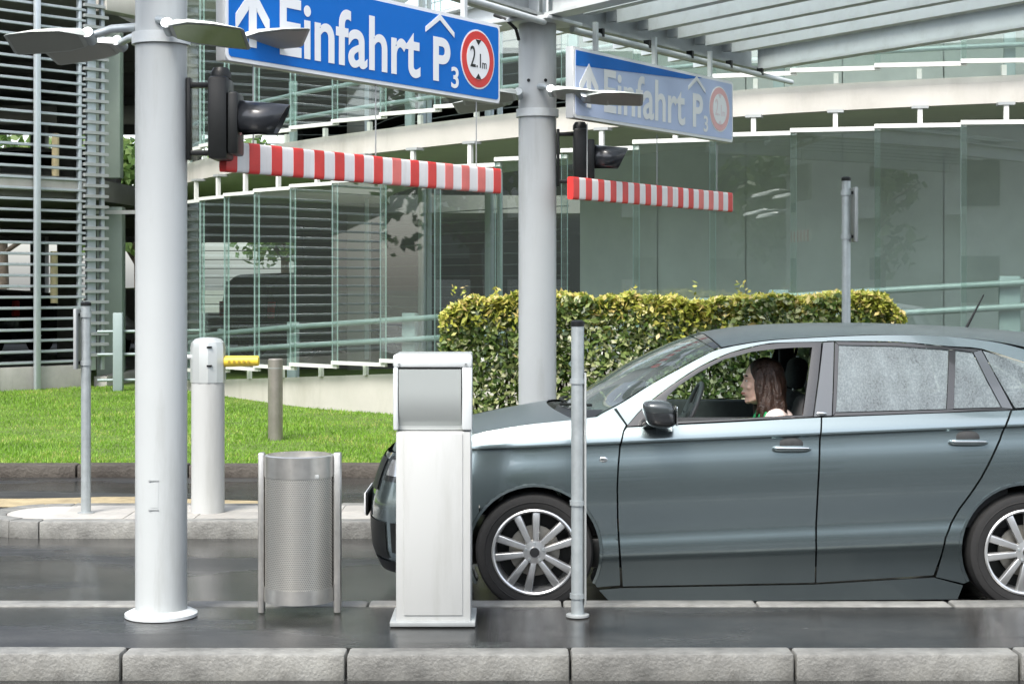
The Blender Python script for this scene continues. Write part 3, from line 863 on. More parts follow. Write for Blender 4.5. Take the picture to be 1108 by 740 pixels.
# ------------------------------------------------------------------ canopy and its columns
U = Vector((.548, .836, 0)).normalized(); N = Vector((U.y, -U.x, 0)); DV = Vector((.54, -.84, 0)).normalized()
AU = math.atan2(U.y, U.x)
C1 = Vector((at(174.5, 0, 8.33).x, 8.33, .12)); C2 = Vector((at(581.5, 0, 11.93).x, 11.93, .12))
ZB = 3.54
def column(base, dia, label):
    t = thing('canopy_column', label, 'column', base, group='canopy columns')
    r = dia / 2; h = ZB - base.z
    MB().lathe([(0, 0), (r, 0), (r, h), (0, h)], 48).build('pole', M_whitepole, t, smooth=40)
    MB().lathe([(r + .001, 0), (r + .05, 0), (r + .05, .015), (r + .02, .03), (r + .001, .035)], 48).build('base_collar', M_lightgrey, t, smooth=35)
    # inspection hatch low on the pole
    q = MB()
    for i in range(7):
        pass
    an = [R(-104 + 2.4 * k) for k in range(9)]
    q.grid([[(math.cos(a_) * (r + .0012), math.sin(a_) * (r + .0012), z_) for z_ in (.54, .66)] for a_ in an])
    q.build('hatch', M_whitepole, t, smooth=40)
    for z_ in (.53, .67):
        MB().box((math.cos(R(-95)) * (r + .002), math.sin(R(-95)) * (r + .002), z_), (.05, .003, .005)).build('hatch_lip', M_midgrey, t)
    # small plugs under the lamp arms
    for a_ in (-118, -66):
        MB().lathe([(0, 0), (.012, 0), (.012, .004), (0, .004)], 12, Matrix.Translation((math.cos(R(a_)) * r, math.sin(R(a_)) * r, 3.02)) @ Matrix.Rotation(R(a_ + 90), 4, 'Z') @ Matrix.Rotation(R(90), 4, 'X')).build('plug', M_black, t)
    # clamp collar that carries the lamp arm
    MB().lathe([(r + .001, 2.775), (r + .016, 2.775), (r + .016, 2.83), (r + .001, 2.83)], 40).build('clamp_collar', M_lightgrey, t, smooth=35)
    return t
col1 = column(C1, .250, 'pale grey round canopy column left of the blue sign, nearest the camera')
col2 = column(C2, .264, 'pale grey round canopy column rising behind the car bonnet')

can = thing('entrance_canopy', 'grey steel canopy with slatted underside over the entrance lanes', 'canopy', (C2.x, C2.y, ZB))
co = can.location.copy()
def ibeam(name, a, b, h, wd, m, parent=can, tf=.022, tw=.016):
    a = Vector(a) - co; b = Vector(b) - co
    q = MB(); up = Vector((0, 0, 1))
    q.bar(a + up * (tf / 2), b + up * (tf / 2), wd, tf)
    q.bar(a + up * (h - tf / 2), b + up * (h - tf / 2), wd, tf)
    q.bar(a + up * (h / 2), b + up * (h / 2), tw, h - 2 * tf - .002)
    return q.build(name, m, parent)
top2 = Vector((C2.x, C2.y, ZB)); top1 = Vector((C1.x, C1.y, ZB)); UP = Vector((0, 0, 1))
endU = top2 + U * 3.45
ibeam('main_beam', top2 + UP * .03, endU + UP * .03, .30, .26, M_midgrey)
dd = (top2 - top1).normalized()
ibeam('main_beam', top1 - dd * 1.6 + UP * .03, top2 - dd * .14 + UP * .03, .30, .24, M_midgrey)
MB().box(Vector((0, 0, .012)), (.46, .46, .024), rz=AU).build('head_plate', M_lightgrey, can, bevel=.004)
MB().box(top1 - co + Vector((0, 0, .012)), (.46, .46, .024), rz=AU).build('head_plate', M_lightgrey, can, bevel=.004)
ibeam('cross_beam', top2 + DV * .2 + UP * .03, top2 + DV * 6.0 + UP * .03, .22, .16, M_lightgrey)
ibeam('cross_beam', top2 - DV * .2 + UP * .03, top2 - DV * 2.4 + UP * .03, .22, .16, M_lightgrey)
for k in range(3):
    MB().box(Vector((0, 0, .17)) + (DV * .1 if k == 0 else U * (.14 if k == 1 else -.14)), (.014, .2, .24), rz=AU + (0 if k else R(-50))).build('stiffener', M_lightgrey, can)
ibeam('edge_beam', endU + DV * .10 + UP * .03, endU + DV * 7.2 + UP * .03, .20, .12, M_lightgrey)
for i, s in enumerate((.48, .96, 1.44, 1.92, 2.40, 2.88)):
    a_ = top2 + U * s + DV * .14 + UP * .12
    q = MB(); a2 = a_ - co; b2 = a2 + DV * 6.8
    # C-shaped slat: deep pale face and a lip
    q.bar(a2 + UP * .085, b2 + UP * .085, .014, .17); q.bar(a2 + U * .045 + UP * .006, b2 + U * .045 + UP * .006, .075, .012); q.bar(a2 + U * .045 + UP * .164, b2 + U * .045 + UP * .164, .075, .012)
    q.build('purlin', M_lightgrey, can)
    MB().box(a2 - DV * .06 + UP * .08, (.05, .09, .13), rz=AU).build('purlin_cleat', M_midgrey, can)
# far side purlins over the second lane
for i, s in enumerate((.48, .96, 1.44, 1.92, 2.40, 2.88, 3.36)):
    a2 = top2 + U * s - DV * .14 + UP * .12 - co
    MB().bar(a2 + UP * .085, a2 - DV * .55 + UP * .085, .06, .15).build('purlin', M_lightgrey, can)
# roof sheets
for i in range(7):
    a2 = top2 + U * (.02 + .48 * i) + UP * .345 - co
    MB().bar(a2 + U * .235 - DV * .7, a2 + U * .235 + DV * 6.9, .47, .02).build('roof_sheet', M_roofpane, can)
# conduit pipe under the main beam, clips
MB().tube([top2 + U * .2 + N * .16 + UP * -.02 - co, endU + N * .16 + U * .5 + UP * -.02 - co], .022, 10).build('conduit', M_lightgrey, can, smooth=60)
MB().tube([top1 + dd * .2 + N * .16 + UP * -.02 - co, top2 - dd * .2 + N * .16 + UP * -.02 - co], .022, 10).build('conduit', M_lightgrey, can, smooth=60)
for s in (.6, 1.3, 2.0, 2.7, 3.3):
    MB().box(top2 + U * s + N * .16 + UP * .005 - co, (.03, .05, .06), rz=AU).build('pipe_clip', M_black, can)
MB().tube([top2 + Vector((-.30, -.05, .06)) - co, top2 + Vector((-.22, -.12, .02)) - co, top2 + Vector((-.15, -.14, -.05)) - co, top2 + Vector((-.13, -.10, -.12)) - co], .012, 8).build('cable', M_black, can, smooth=60)

# ------------------------------------------------------------------ entrance signs
def sign(base, glary, label):
    t = thing('entrance_sign', label, 'sign', base, AU, 'blue entrance signs')
    L_, H_ = 2.44, .485
    MB().box((L_ / 2, .03, H_ / 2), (L_, .06, H_)).build('case', M_signback, t, bevel=.006)
    def rrect(x0, x1, z0, z1, r, n=6):
        o = []
        for cx, cz, a0 in ((x1 - r, z1 - r, 0), (x0 + r, z1 - r, 90), (x0 + r, z0 + r, 180), (x1 - r, z0 + r, 270)):
            for k in range(n + 1): o.append((cx + r * math.cos(R(a0 + 90 * k / n)), cz + r * math.sin(R(a0 + 90 * k / n))))
        return o
    MB().prism(rrect(.004, L_ - .004, .004, H_ - .004, .03), .002, Matrix.Translation((0, -.003, 0))).build('border', M_white, t)
    m_bg = M_glareblue if glary else M_blue
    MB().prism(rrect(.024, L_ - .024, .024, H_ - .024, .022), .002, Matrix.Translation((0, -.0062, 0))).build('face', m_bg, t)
    if glary:
        MB().prism([(.026, H_ - .026), (.026, H_ - .13), (1.62, H_ - .06), (1.9, H_ - .026)], .0015, Matrix.Translation((0, -.0085, 0))).build('glare_free_strip', M_blue, t)  # plain blue where the canopy beam keeps the painted glare off
    mt = M_white
    ytxt = -.0105
    # arrow
    ax, az = .195, .085
    MB().prism([(ax - .028, az), (ax + .028, az), (ax + .028, az + .2), (ax - .028, az + .2)], .0025, Matrix.Translation((0, ytxt, 0))).build('arrow_shaft', mt, t)
    MB().prism([(ax, az + .30), (ax - .125, az + .155), (ax - .125, az + .075), (ax - .032, az + .185), (ax - .032, az + .2), (ax + .032, az + .2), (ax + .032, az + .185), (ax + .125, az + .075), (ax + .125, az + .155)], .0025, Matrix.Translation((0, ytxt - .0002, 0))).build('arrow_head', mt, t)
    me = text_mesh('Einfahrt', 'lettering', 1.21, .305, .001, .018); me.materials.append(mt)
    o = link('lettering', me, t); o.location = (.40, -.0085, .07)
    me = text_mesh('P', 'letter_p', .17, .255, .001, .03); me.materials.append(mt)
    o = link('letter_p', me, t); o.location = (1.735, -.0085, .075)
    me = text_mesh('3', 'numeral', .075, .125, .001, .02); me.materials.append(mt)
    o = link('numeral', me, t); o.location = (1.915, -.0085, .05)
    MB().prism([(1.66, .345), (1.80, .43), (1.945, .345), (1.945, .375), (1.80, .465), (1.66, .375)], .0025, Matrix.Translation((0, ytxt, 0))).build('roof_mark', mt, t)
    cx, cz = 2.19, .245
    circ = lambda r: [(cx + r * math.cos(2 * math.pi * k / 40), cz + r * math.sin(2 * math.pi * k / 40)) for k in range(40)]
    MB().prism(circ(.178), .0015, Matrix.Translation((0, -.0085, 0))).build('ring_edge', M_white, t)
    MB().prism(circ(.168), .0015, Matrix.Translation((0, -.0105, 0))).build('red_ring', M_glarered if glary else M_red, t)
    MB().prism(circ(.120), .0015, Matrix.Translation((0, -.0125, 0))).build('disc', M_white, t)
    md = mat('glare_pale_print', (.78, .68, .70), .5) if glary else M_black  # print colour paled by the painted glare
    me = text_mesh('2', 'numeral', .055, .125, .0015, .0); me.materials.append(md); o = link('numeral', me, t); o.location = (cx - .085, -.0128, cz - .05)
    me = text_mesh('.1', 'numeral', .045, .085, .0015, .0); me.materials.append(md); o = link('numeral', me, t); o.location = (cx - .02, -.0128, cz - .05)
    me = text_mesh('m', 'letter_m', .045, .035, .0015, .0); me.materials.append(md); o = link('letter_m', me, t); o.location = (cx + .04, -.0128, cz - .05)
    for s in (1, -1):
        MB().prism([(cx - .03, cz + s * .117), (cx + .03, cz + s * .117), (cx, cz + s * .085)], .0015, Matrix.Translation((0, -.0142, 0))).build('height_arrow', md, t)
    for x in (.35, 1.2, 2.1):
        MB().bar((x, .03, H_), (x, .03, ZB - base[2] - .0), .03, .03, up=(0, 1, 0)).build('hanger', M_lightgrey, t)
    return t
S1 = Vector((at(243, 0, 8.4).x, 8.4, 2.83)); S2 = S1 + U * 3.33
S2 = Vector((at(620, 0, 11.5).x, 11.5, 2.85))
sign(S1, False, 'bright blue Einfahrt entrance sign beside the nearest column')
sign(S2, True, 'paler glare-coloured Einfahrt entrance sign over the car, right of the second column')

def clearance_bar(base, label):
    t = thing('clearance_bar', label, 'clearance bar', base, AU, 'striped clearance bars')
    L_, h, d = 2.44, .15, .045
    def prof(g):
        o = []
        for k in range(24):
            a_ = 2 * math.pi * k / 24
            c_, s_ = math.cos(a_), math.sin(a_)
            o.append((math.copysign(abs(c_) ** .3, c_) * (d / 2 + g), math.copysign(abs(s_) ** .3, s_) * (h / 2 + g)))
        return o
    def seg(x0, x1, g, name, m):
        q = MB(); p_ = prof(g); n = len(p_)
        q.add([(x0, y, z) for y, z in p_] + [(x1, y, z) for y, z in p_], [tuple(range(n)), tuple(reversed(range(n, 2 * n)))] + [(i, (i + 1) % n, (i + 1) % n + n, i + n) for i in range(n)])
        return q.build(name, m, t, smooth=50)
    seg(0, L_, 0, 'bar', M_barwhite)
    pitch = L_ / 14.5
    for k in range(15):
        x0 = max(-.012, pitch * k - .002); x1 = min(L_ + .012, x0 + pitch * .47)
        seg(x0, x1, .0018, 'red_stripe', M_redworn if k in (8, 11, 12, 13) else M_red)
    for x in (.22, 1.22, 2.2):
        MB().tube([(x, 0, h / 2 + .002), (x, 0, 2.83 - base[2])], .004, 6).build('hanging_chain', M_midgrey, t)
    return t
clearance_bar(S1 + N * .01 - Vector((0, 0, .47)) - N * .02, 'red and white striped clearance bar hanging under the bright blue sign')
clearance_bar(S2 - N * .02 - Vector((0, 0, .47)), 'red and white striped clearance bar hanging under the glare-pale sign')

# ------------------------------------------------------------------ traffic lights
def traffic_light(base, label, pole_r):
    """base: pole axis point at lower bracket height; faces +X"""
    t = thing('traffic_light', label, 'traffic light', base, 0, 'single lamp traffic lights')
    x0 = pole_r
    MB().box((x0 + .165, 0, .17), (.095, .21, .40)).build('housing', M_black, t, bevel=.018)
    MB().box((x0 + .238, 0, .145), (.05, .20, .30)).build('front_door', M_black, t, bevel=.012)
    for z in (.005, .335):
        MB().box((x0 + .06, 0, z), (.116, .05, .025)).build('bracket', M_black, t, bevel=.004)
    MB().box((x0 + .012, 0, .17), (.02, .06, .40)).build('mounting_plate', M_black, t, bevel=.004)
    MB().lathe([(.001, .06), (.035, .055), (.05, .03), (.05, 0)], 20, Matrix.Translation((x0 + .165, -.0, .365))).build('cap', M_black, t, smooth=50)
    q = MB(); rows = []
    nseg = 20
    for k in range(nseg + 1):
        a_ = R(-50 + 280 * k / nseg)
        r = .092
        top = (math.sin(a_) + 1) / 2
        ln = .16 + .08 * top
        rows.append([(x0 + .262, r * math.cos(a_), .17 + r * math.sin(a_)), (x0 + .262 + ln * .5, r * .93 * math.cos(a_), .17 - .004 + r * .93 * math.sin(a_)), (x0 + .262 + ln, r * .88 * math.cos(a_), .17 - .010 + r * .88 * math.sin(a_))])
    q.grid(rows); m_ = q.mesh('visor', mat('visor_plastic', (.02, .022, .026), .28, coat=.3), smooth=60)
    o = link('visor', m_, t)
    sd_ = o.modifiers.new('solid', 'SOLIDIFY'); sd_.thickness = .004
    MB().lathe([(0, .02), (.05, .014), (.085, .0)], 24, Matrix.Translation((x0 + .262, 0, .17)) @ Matrix.Rotation(R(90), 4, 'Y')).build('lens', mat('dark_signal_lens', (.05, .008, .008), .15), t, smooth=60)
    return t
traffic_light((C1.x, C1.y, at(0, 167, 8.33).z), 'black traffic light on the nearest column under the bright blue sign', .125)
traffic_light((C2.x, C2.y, at(0, 197.5, 11.93).z), 'black traffic light on the second column under the glare-pale sign', .132)

# ------------------------------------------------------------------ lamps on the columns
M_lens = mat('pale_lamp_lens', (.50, .62, .30), .15, coat=.5)
M_lamp = mat('lamp_housing_grey', (.50, .54, .51), .4, .15, var=.08, scale=6)
M_lensd = mat('lamp_lens_dull', (.36, .38, .34), .3)
def lamp(hinge, yaw, pitch, label, anchor, lens=M_lensd, roll=0.0, size=1.0):
    t = thing('wing_lamp', label, 'lamp', hinge, 0, 'wing shaped lamps on the columns')
    Mx = Matrix.Rotation(yaw, 4, 'Z') @ Matrix.Rotation(pitch, 4, 'Y') @ Matrix.Rotation(roll, 4, 'X') @ Matrix.Scale(size, 4)
    st = [(0.0, .05, .03, -.025), (.04, .075, .040, -.026), (.14, .115, .032, -.018), (.30, .125, .014, -.010), (.46, .115, -.002, -.008), (.48, .10, -.003, -.0065)]
    rows = []
    for x, hw, zt, zb in st:
        rows.append([Mx @ Vector((x, y, z)) for y, z in ((-hw, zb), (-hw, zb + (zt - zb) * .45), (-hw * .6, zt * .92), (0, zt), (hw * .6, zt * .92), (hw, zb + (zt - zb) * .45), (hw, zb), (hw * .4, zb), (-hw * .4, zb), (-hw, zb))])
    q = MB().grid(rows); n = 10
    q.f.append(tuple(range(n - 1))); o_ = (len(rows) - 1) * n; q.f.append(tuple(o_ + k for k in range(n - 1)))
    q.build('housing', M_lamp, t, smooth=35)
    l = MB(); l.grid([[Mx @ Vector((x, y * hw * .85, zb - .003)) for y in (-1, 0, 1)] for x, hw, zt, zb in st[1:5]]); l.build('lens', lens, t)
    h = MB(); h.lathe([(.001, -.05), (.035, -.05), (.035, .05), (.001, .05)], 18, Mx @ Matrix.Translation((-.01, 0, 0)) @ Matrix.Rotation(R(90), 4, 'X'))
    h.build('hinge', M_steelgrey, t, smooth=40)
    a_ = Vector(anchor) - Vector(hinge)
    MB().tube([a_, a_ * .5 + Vector((0, 0, .015)), (0, 0, 0)], [.022, .02, .018], 8).build('arm', M_steelgrey, t, smooth=50)
    return t
def col_lamps(C, D, r, data, names):
    for (du, v, D_, yaw, pitch, anc, lens, roll), nm in zip(data, names):
        hinge = at(du, v, D_)
        lamp(hinge, R(yaw), R(pitch), nm, (C.x + anc[0] * r, C.y + anc[1] * r, at(0, anc[2], D).z), lens, R(roll), .80)
col_lamps(C1, 8.33, .125, [
    (95, 40, 8.25, 178, 5, (-1, 0, 30), M_lensd, 24),
    (128, 48, 8.75, 168, 8, (-.8, .6, 38), M_lensd, 20),
    (184, 30, 8.12, -8, 9, (.1, -1, 26), M_lens, -26),
    (252, 44, 8.55, 24, -6, (.9, .4, 40), M_lensd, -24)],
    ['grey wing lamp at far left of the nearest column, over the louvres', 'grey wing lamp close behind the nearest column on its left', 'white wing lamp with greenish lens on the front of the nearest column', 'grey wing lamp overlapping the lower left of the bright blue sign'])
col_lamps(C2, 11.93, .132, [
    (598, 99, 11.58, -14, 9, (.1, -1, 96), M_lensd, -22),
    (634, 104, 11.5, -4, 4, (.9, -.4, 102), M_lensd, -20),
    (560, 102, 11.8, 176, 5, (-1, 0, 98), M_lensd, 20),
    (548, 108, 12.3, 168, 8, (-.8, .6, 102), M_lensd, 20)],
    ['grey wing lamp on the front of the second column', 'grey wing lamp overlapping the left end of the glare-pale sign', 'grey wing lamp on the left of the second column beside the sign end', 'grey wing lamp behind the left of the second column, under the sign corner'])

# ------------------------------------------------------------------ kiosk, bin, bollard, barrier, posts
def ticket_machine():
    D = 8.05; x = at(468, 0, D).x
    t = thing('ticket_machine', 'white ticket machine with silver head in front of the car', 'ticket machine', (x, D + .17, .122))
    W = .372; k = D / F
    z = lambda v: CAMH - (v - 308) * k - .122
    zt, zm = z(383), z(467)
    bw = 81 * k
    MB().box((.003, 0, zm / 2), (bw, .31, zm - .002)).build('pedestal', M_kiosk, t, bevel=.006)
    MB().box((.003, -.157, zm / 2 + .02), (bw - .075, .008, zm - .06)).build('service_door', M_kiosk, t, bevel=.003)
    MB().box((.0, 0, .012), (bw + .05, .36, .024)).build('base_plate', M_midgrey, t, bevel=.004)
    # head: shell with top frame and curved flap
    hw = 86 * k / 2
    MB().box((0, .03, (zt + zm) / 2), (2 * hw - .012, .30, zt - zm - .004)).build('head', M_alu, t, bevel=.008)
    MB().box((0, -.14, zt - .034), (2 * hw, .05, .062)).build('head_hood', M_lightgrey, t, bevel=.012)
    MB().box((hw - .025, -.135, (zt + zm) / 2 - .028), (.05, .06, zt - zm - .068)).build('side_trim', M_lightgrey, t, bevel=.01)
    MB().box((-hw + .013, -.135, (zt + zm) / 2 - .028), (.024, .06, zt - zm - .068)).build('side_trim', M_lightgrey, t, bevel=.008)
    q = MB(); rows = []
    h0, h1 = zm + .006, zt - .072
    for j in range(13):
        s = j / 12
        bul = -.01 + .062 * (1 - (1 - min(1, s / .6)) ** 2) if s < .6 else .052
        rows.append([(-hw + .028, -.118 - bul, h0 + (h1 - h0) * s), (hw - .053, -.118 - bul, h0 + (h1 - h0) * s)])
    rows = [[(r_[0][0], -.09, r_[0][2]), r_[0], r_[1], (r_[1][0], -.09, r_[1][2])] for r_ in rows]
    q.grid(rows).build('curved_flap', M_flap, t, smooth=40)
    MB().box((-.012, -.155, zt - .066), (2 * hw - .09, .02, .006)).build('slot_line', M_black, t)
    for sx in (-1, 1):
        MB().lathe([(.001, 0), (.006, 0), (.006, .003)], 10, Matrix.Translation((sx * (hw - .03), -.1655, zt - .05)) @ Matrix.Rotation(R(90), 4, 'X')).build('screw', M_midgrey, t)
    return t
ticket_machine()

M_mesh = mat('perforated_stainless', (.46, .45, .42), .38, .85)
def perf():
    m = M_mesh; n = m.node_tree.nodes; L = m.node_tree.links
    tc = n.new('ShaderNodeTexCoord'); mp = n.new('ShaderNodeMapping'); mp.inputs['Scale'].default_value = (1, 1, 1)
    ck = n.new('ShaderNodeTexBrick'); ck.offset = .5
    ck.inputs['Scale'].default_value = 1.0; ck.inputs['Brick Width'].default_value = .009; ck.inputs['Row Height'].default_value = .009
    ck.inputs['Mortar Size'].default_value = .0016; ck.inputs['Color1'].default_value = (.30, .295, .275, 1); ck.inputs['Color2'].default_value = (.36, .35, .325, 1); ck.inputs['Mortar'].default_value = (.66, .65, .61, 1)
    sep = n.new('ShaderNodeSeparateXYZ'); cb = n.new('ShaderNodeCombineXYZ')
    L.new(tc.outputs['Object'], sep.inputs[0]); L.new(sep.outputs[0], cb.inputs[0]); L.new(sep.outputs[2], cb.inputs[1]); L.new(cb.outputs[0], ck.inputs['Vector'])
    L.new(ck.outputs[0], n['Principled BSDF'].inputs['Base Color'])
perf()
def litter_bin():
    D = 8.25; k = D / F
    x = at(319.5, 0, D).x
    t = thing('litter_bin', 'stainless steel litter bin with perforated drum between two posts', 'litter bin', (x, D + .16, .122))
    z = lambda v: CAMH - (v - 308) * k - .122
    zt = z(493)
    rd_ = .168
    sh = lambda z0, z1, r: MB().lathe([(r, z0), (r, z1)], 40)
    MB().lathe([(0, .06), (rd_, .06), (rd_, zt - .115), (rd_ - .004, zt - .115)], 48).build('drum', M_mesh, t, smooth=50)
    MB().lathe([(rd_ - .006, zt - .114), (rd_ + .003, zt - .114), (rd_ + .003, zt - .012), (rd_ - .012, zt - .008), (rd_ - .012, zt - .06), (0, zt - .06)], 48).build('top_band', M_stain, t, smooth=40)
    MB().lathe([(rd_ + .001, .06), (rd_ + .004, .06), (rd_ + .004, .13), (rd_ + .001, .13)], 48).build('bottom_band', M_stain, t, smooth=40)
    for sx, xc in ((-1, -41.5 * k), (1, 42 * k)):
        MB().box((xc, 0, (zt + .0) / 2), (.036 if sx > 0 else .03, .06, zt)).build('post', M_stain, t, bevel=.006)
        MB().box((xc * .94, 0, zt - .2), (.03, .02, .03)).build('pivot', M_midgrey, t)
    MB().box((xc * .55, -.168 * .82, zt - .105), (.02, .012, .02)).build('latch', M_midgrey, t, bevel=.003)
    return t
litter_bin()

def bollard():
    D = 17.6; p = at(298, 0, D); zb = lawn_z(p.x, D)
    t = thing('bollard', 'brown-grey steel bollard standing on the lawn', 'bollard', (p.x, D, zb))
    r = 8 * D / F; h = at(0, 388, D).z - zb
    MB().lathe([(0, -.05), (r, -.05), (r, h - .01), (r - .01, h), (0, h)], 28).build('post', mat('weathered_steel_tube', (.30, .28, .25), .4, .6, var=.12, scale=6), t, smooth=40)
    MB().lathe([(r + .0005, h - .1), (r + .002, h - .1), (r + .002, h - .09), (r + .0005, h - .09)], 28).build('groove_ring', M_midgrey, t, smooth=40)
bollard()

def barrier():
    D = 12.1; k = D / F; p = at(225, 0, D)
    t = thing('barrier_post', 'white round barrier post with silver domed head and yellow arm stub', 'barrier', (p.x, D, .122))
    z = lambda v: CAMH - (v - 308) * k - .122
    r = 17.8 * k
    zt, zm = z(365), z(413)
    MB().lathe([(0, 0), (r, 0), (r, zm), (0, zm)], 36).build('pedestal', M_kiosk, t, smooth=40)
    rh = 18.8 * k
    prof = [(0, zm - .003), (rh, zm - .003), (rh, zt - .07), (rh * .93, zt - .035), (rh * .75, zt - .012), (rh * .4, zt - .001), (0, zt)]
    # octagonal drum head
    MB().lathe(prof, 12, Matrix.Rotation(R(10), 4, 'Z')).build('head', M_alu, t, smooth=28)
    for vv in (375, 395):
        MB().box((rh * .25, -rh * .96, z(vv)), (.035, .02, .012)).build('slot', M_black, t)
    q = MB().tube([(rh * .8, .0, z(391)), (rh + 36 * k - .006, .02, z(390.5)), (rh + 36 * k, .02, z(390.5))], [.04, .036, .03], 16)
    q.build('barrier_arm', M_armyel, t, smooth=45)
    for i in range(5):
        MB().box((rh + (5 + i * 5.2) * k, -.0325, z(391.3)), (2.6 * k, .008, .018)).build('arm_mark', mat('faint_brown_print', (.35, .24, .03), .6), t)
    MB().tube([(-rh * .9, -.02, z(386)), (-rh - .045, -.02, z(386))], .018, 10).build('knob', M_lightgrey, t, smooth=45)
barrier()

def edge_sign_post(u, D, vtop, wpx, label, plate, z0=.118, plate_side=-1):
    """slim round post carrying sign plates that are seen edge-on"""
    k = D / F; p = at(u, 0, D)
    t = thing('sign_post', label, 'sign post', (p.x, D, z0), group='slim sign posts')
    z = lambda v: CAMH - (v - 308) * k - z0
    r = wpx * k / 2
    h = z(vtop)
    MB().lathe([(0, 0), (r, 0), (r, h), (0, h)], 20).build('post', M_steelgrey, t, smooth=40)
    MB().lathe([(0, h), (r * 1.08, h), (r * 1.08, h + .022), (r * .7, h + .03), (0, h + .03)], 20).build('cap', M_black, t, smooth=40)
    MB().lathe([(r, 0), (r + .025, 0), (r + .025, .01), (r, .012)], 20).build('foot_flange', M_midgrey, t, smooth=40)
    for (v0, v1, dx) in plate:
        pl = MB().box((dx * k, .0, (z(v0) + z(v1)) / 2), (.022, .16, z(v0) - z(v1))).build('sign_plate', M_midgrey, t, bevel=.004)
        for vv in (v0 + (v1 - v0) * .1, v0 + (v1 - v0) * .9):
            MB().lathe([(r + .001, -.018), (r + .008, -.018), (r + .008, .018), (r + .001, .018)], 16, Matrix.Translation((0, 0, z(vv)))).build('clamp', M_steelgrey, t, smooth=40)
            MB().box((dx * k * .62, 0, z(vv)), (abs(dx) * k * .6, .04, .02)).build('clamp_bracket', M_black, t)
    return t
edge_sign_post(93, 12.05, 331, 10.5, 'slim grey sign post at far left with plate seen edge-on', [(334, 399, -9)])
p2_ = edge_sign_post(625, 8.3, 353, 14, 'slim grey post standing in front of the car front wing', [], z0=.122)
MB().box((.037, .0, .62), (.010, .05, 1.12)).build('cover_strip', M_midgrey, p2_, bevel=.002)
for z_ in (.1, .55, 1.14): MB().lathe([(.0325, -.012), (.038, -.012), (.038, .012), (.0325, .012)], 18, Matrix.Translation((0, 0, z_))).build('clamp', M_steelgrey, p2_, smooth=40)
edge_sign_post(915.5, 12.2, 196, 9.5, 'tall slim grey sign post rising behind the car roof', [(203, 262, 9)])

# ------------------------------------------------------------------ the car (front towards -X, near side towards the camera)
YC = 9.87                                  # centre line depth; local half-width w -> world y = YC - w
car = thing('car', 'blue-grey metallic estate hatchback waiting with its front window open', 'car', (1.4, YC, 0))
car_o = Vector((1.4, YC, 0))
PX_ = 3.2; HWID = .853
xf_z = spline([.15, .3, .5, .62, .75, .83, .95, 1.1], [-.73, -.79, -.80, -.775, -.73, -.68, -.60, -.5])
def plan(x, z):
    xf = xf_z(z); x0 = .35
    if x < x0:
        t = min(1.0, (x0 - x) / (x0 - xf)); return HWID * max(0.0, 1 - t ** PX_) ** (1 / PX_)
    if x > 2.6:
        t = min(1.0, (x - 2.6) / .96); return HWID * max(0.0, 1 - t ** 4) ** .25
    return HWID
crease = lambda x: .896 + (x - .566) * .0429
belt = spline([-.8, .6, 1.64, 2.63, 3.6], [.90, .985, 1.036, 1.07, 1.09])
side_off = spline([-.95, -.76, -.66, -.585, -.55, -.52, -.485, -.44, -.37, -.29, -.22, -.15, -.035, -.014, -.002, .012, .05, .085, .14],
                  [-.13, -.068, -.034, -.010, -.0105, -.0155, -.021, -.018, -.008, .0, .0005, -.005, -.024, -.026, -.010, -.012, -.029, -.050, -.087])
def Y(x, z):
    zb = belt(x); P_ = plan(x, min(z, .95))
    h = min(z, zb) - crease(x)
    w_ = P_ + side_off(h)
    if z > zb:
        d = z - zb; w_ -= .42 * d + .20 * d * d
    return w_
def xz(u, v):
    """photo tracing of the side view -> car side coordinates (x, z) in metres on the body surface"""
    w_ = .83
    for _ in range(6):
        k = (YC - w_) / F; x = (u - 554) * k; z = CAMH - (v - 308) * k; w_ = Y(x, z)
    return (x, z)
def clip_cell(poly, x0, x1, z0, z1):
    for ax, val, sg in ((0, x0, 1), (0, x1, -1), (1, z0, 1), (1, z1, -1)):
        out = []; n = len(poly)
        for i in range(n):
            a = poly[i]; b = poly[(i + 1) % n]
            da = (a[ax] - val) * sg; db = (b[ax] - val) * sg
            if da >= 0: out.append(a)
            if (da > 0 and db < 0) or (da < 0 and db > 0):
                t = da / (da - db); out.append((a[0] + (b[0] - a[0]) * t, a[1] + (b[1] - a[1]) * t))
        poly = out
        if len(poly) < 3: return []
    return poly
def densify(poly, step=.02, closed=True):
    out = []; n = len(poly)
    for i in range(n if closed else n - 1):
        a = poly[i]; b = poly[(i + 1) % n]; l = math.dist(a, b); m = max(1, int(l / step))
        for k in range(m): out.append((a[0] + (b[0] - a[0]) * k / m, a[1] + (b[1] - a[1]) * k / m))
    return out
def smooth_line(pts, n=5):
    """Catmull-Rom through points"""
    out = []
    for i in range(len(pts) - 1):
        p0 = pts[max(i - 1, 0)]; p1 = pts[i]; p2 = pts[i + 1]; p3 = pts[min(i + 2, len(pts) - 1)]
        for k in range(n):
            t = k / n
            out.append(tuple(.5 * (2 * b + (c - a) * t + (2 * a - 5 * b + 4 * c - d) * t * t + (3 * b - a - 3 * c + d) * t ** 3) for a, b, c, d in zip(p0, p1, p2, p3)))
    return out + [pts[-1]]
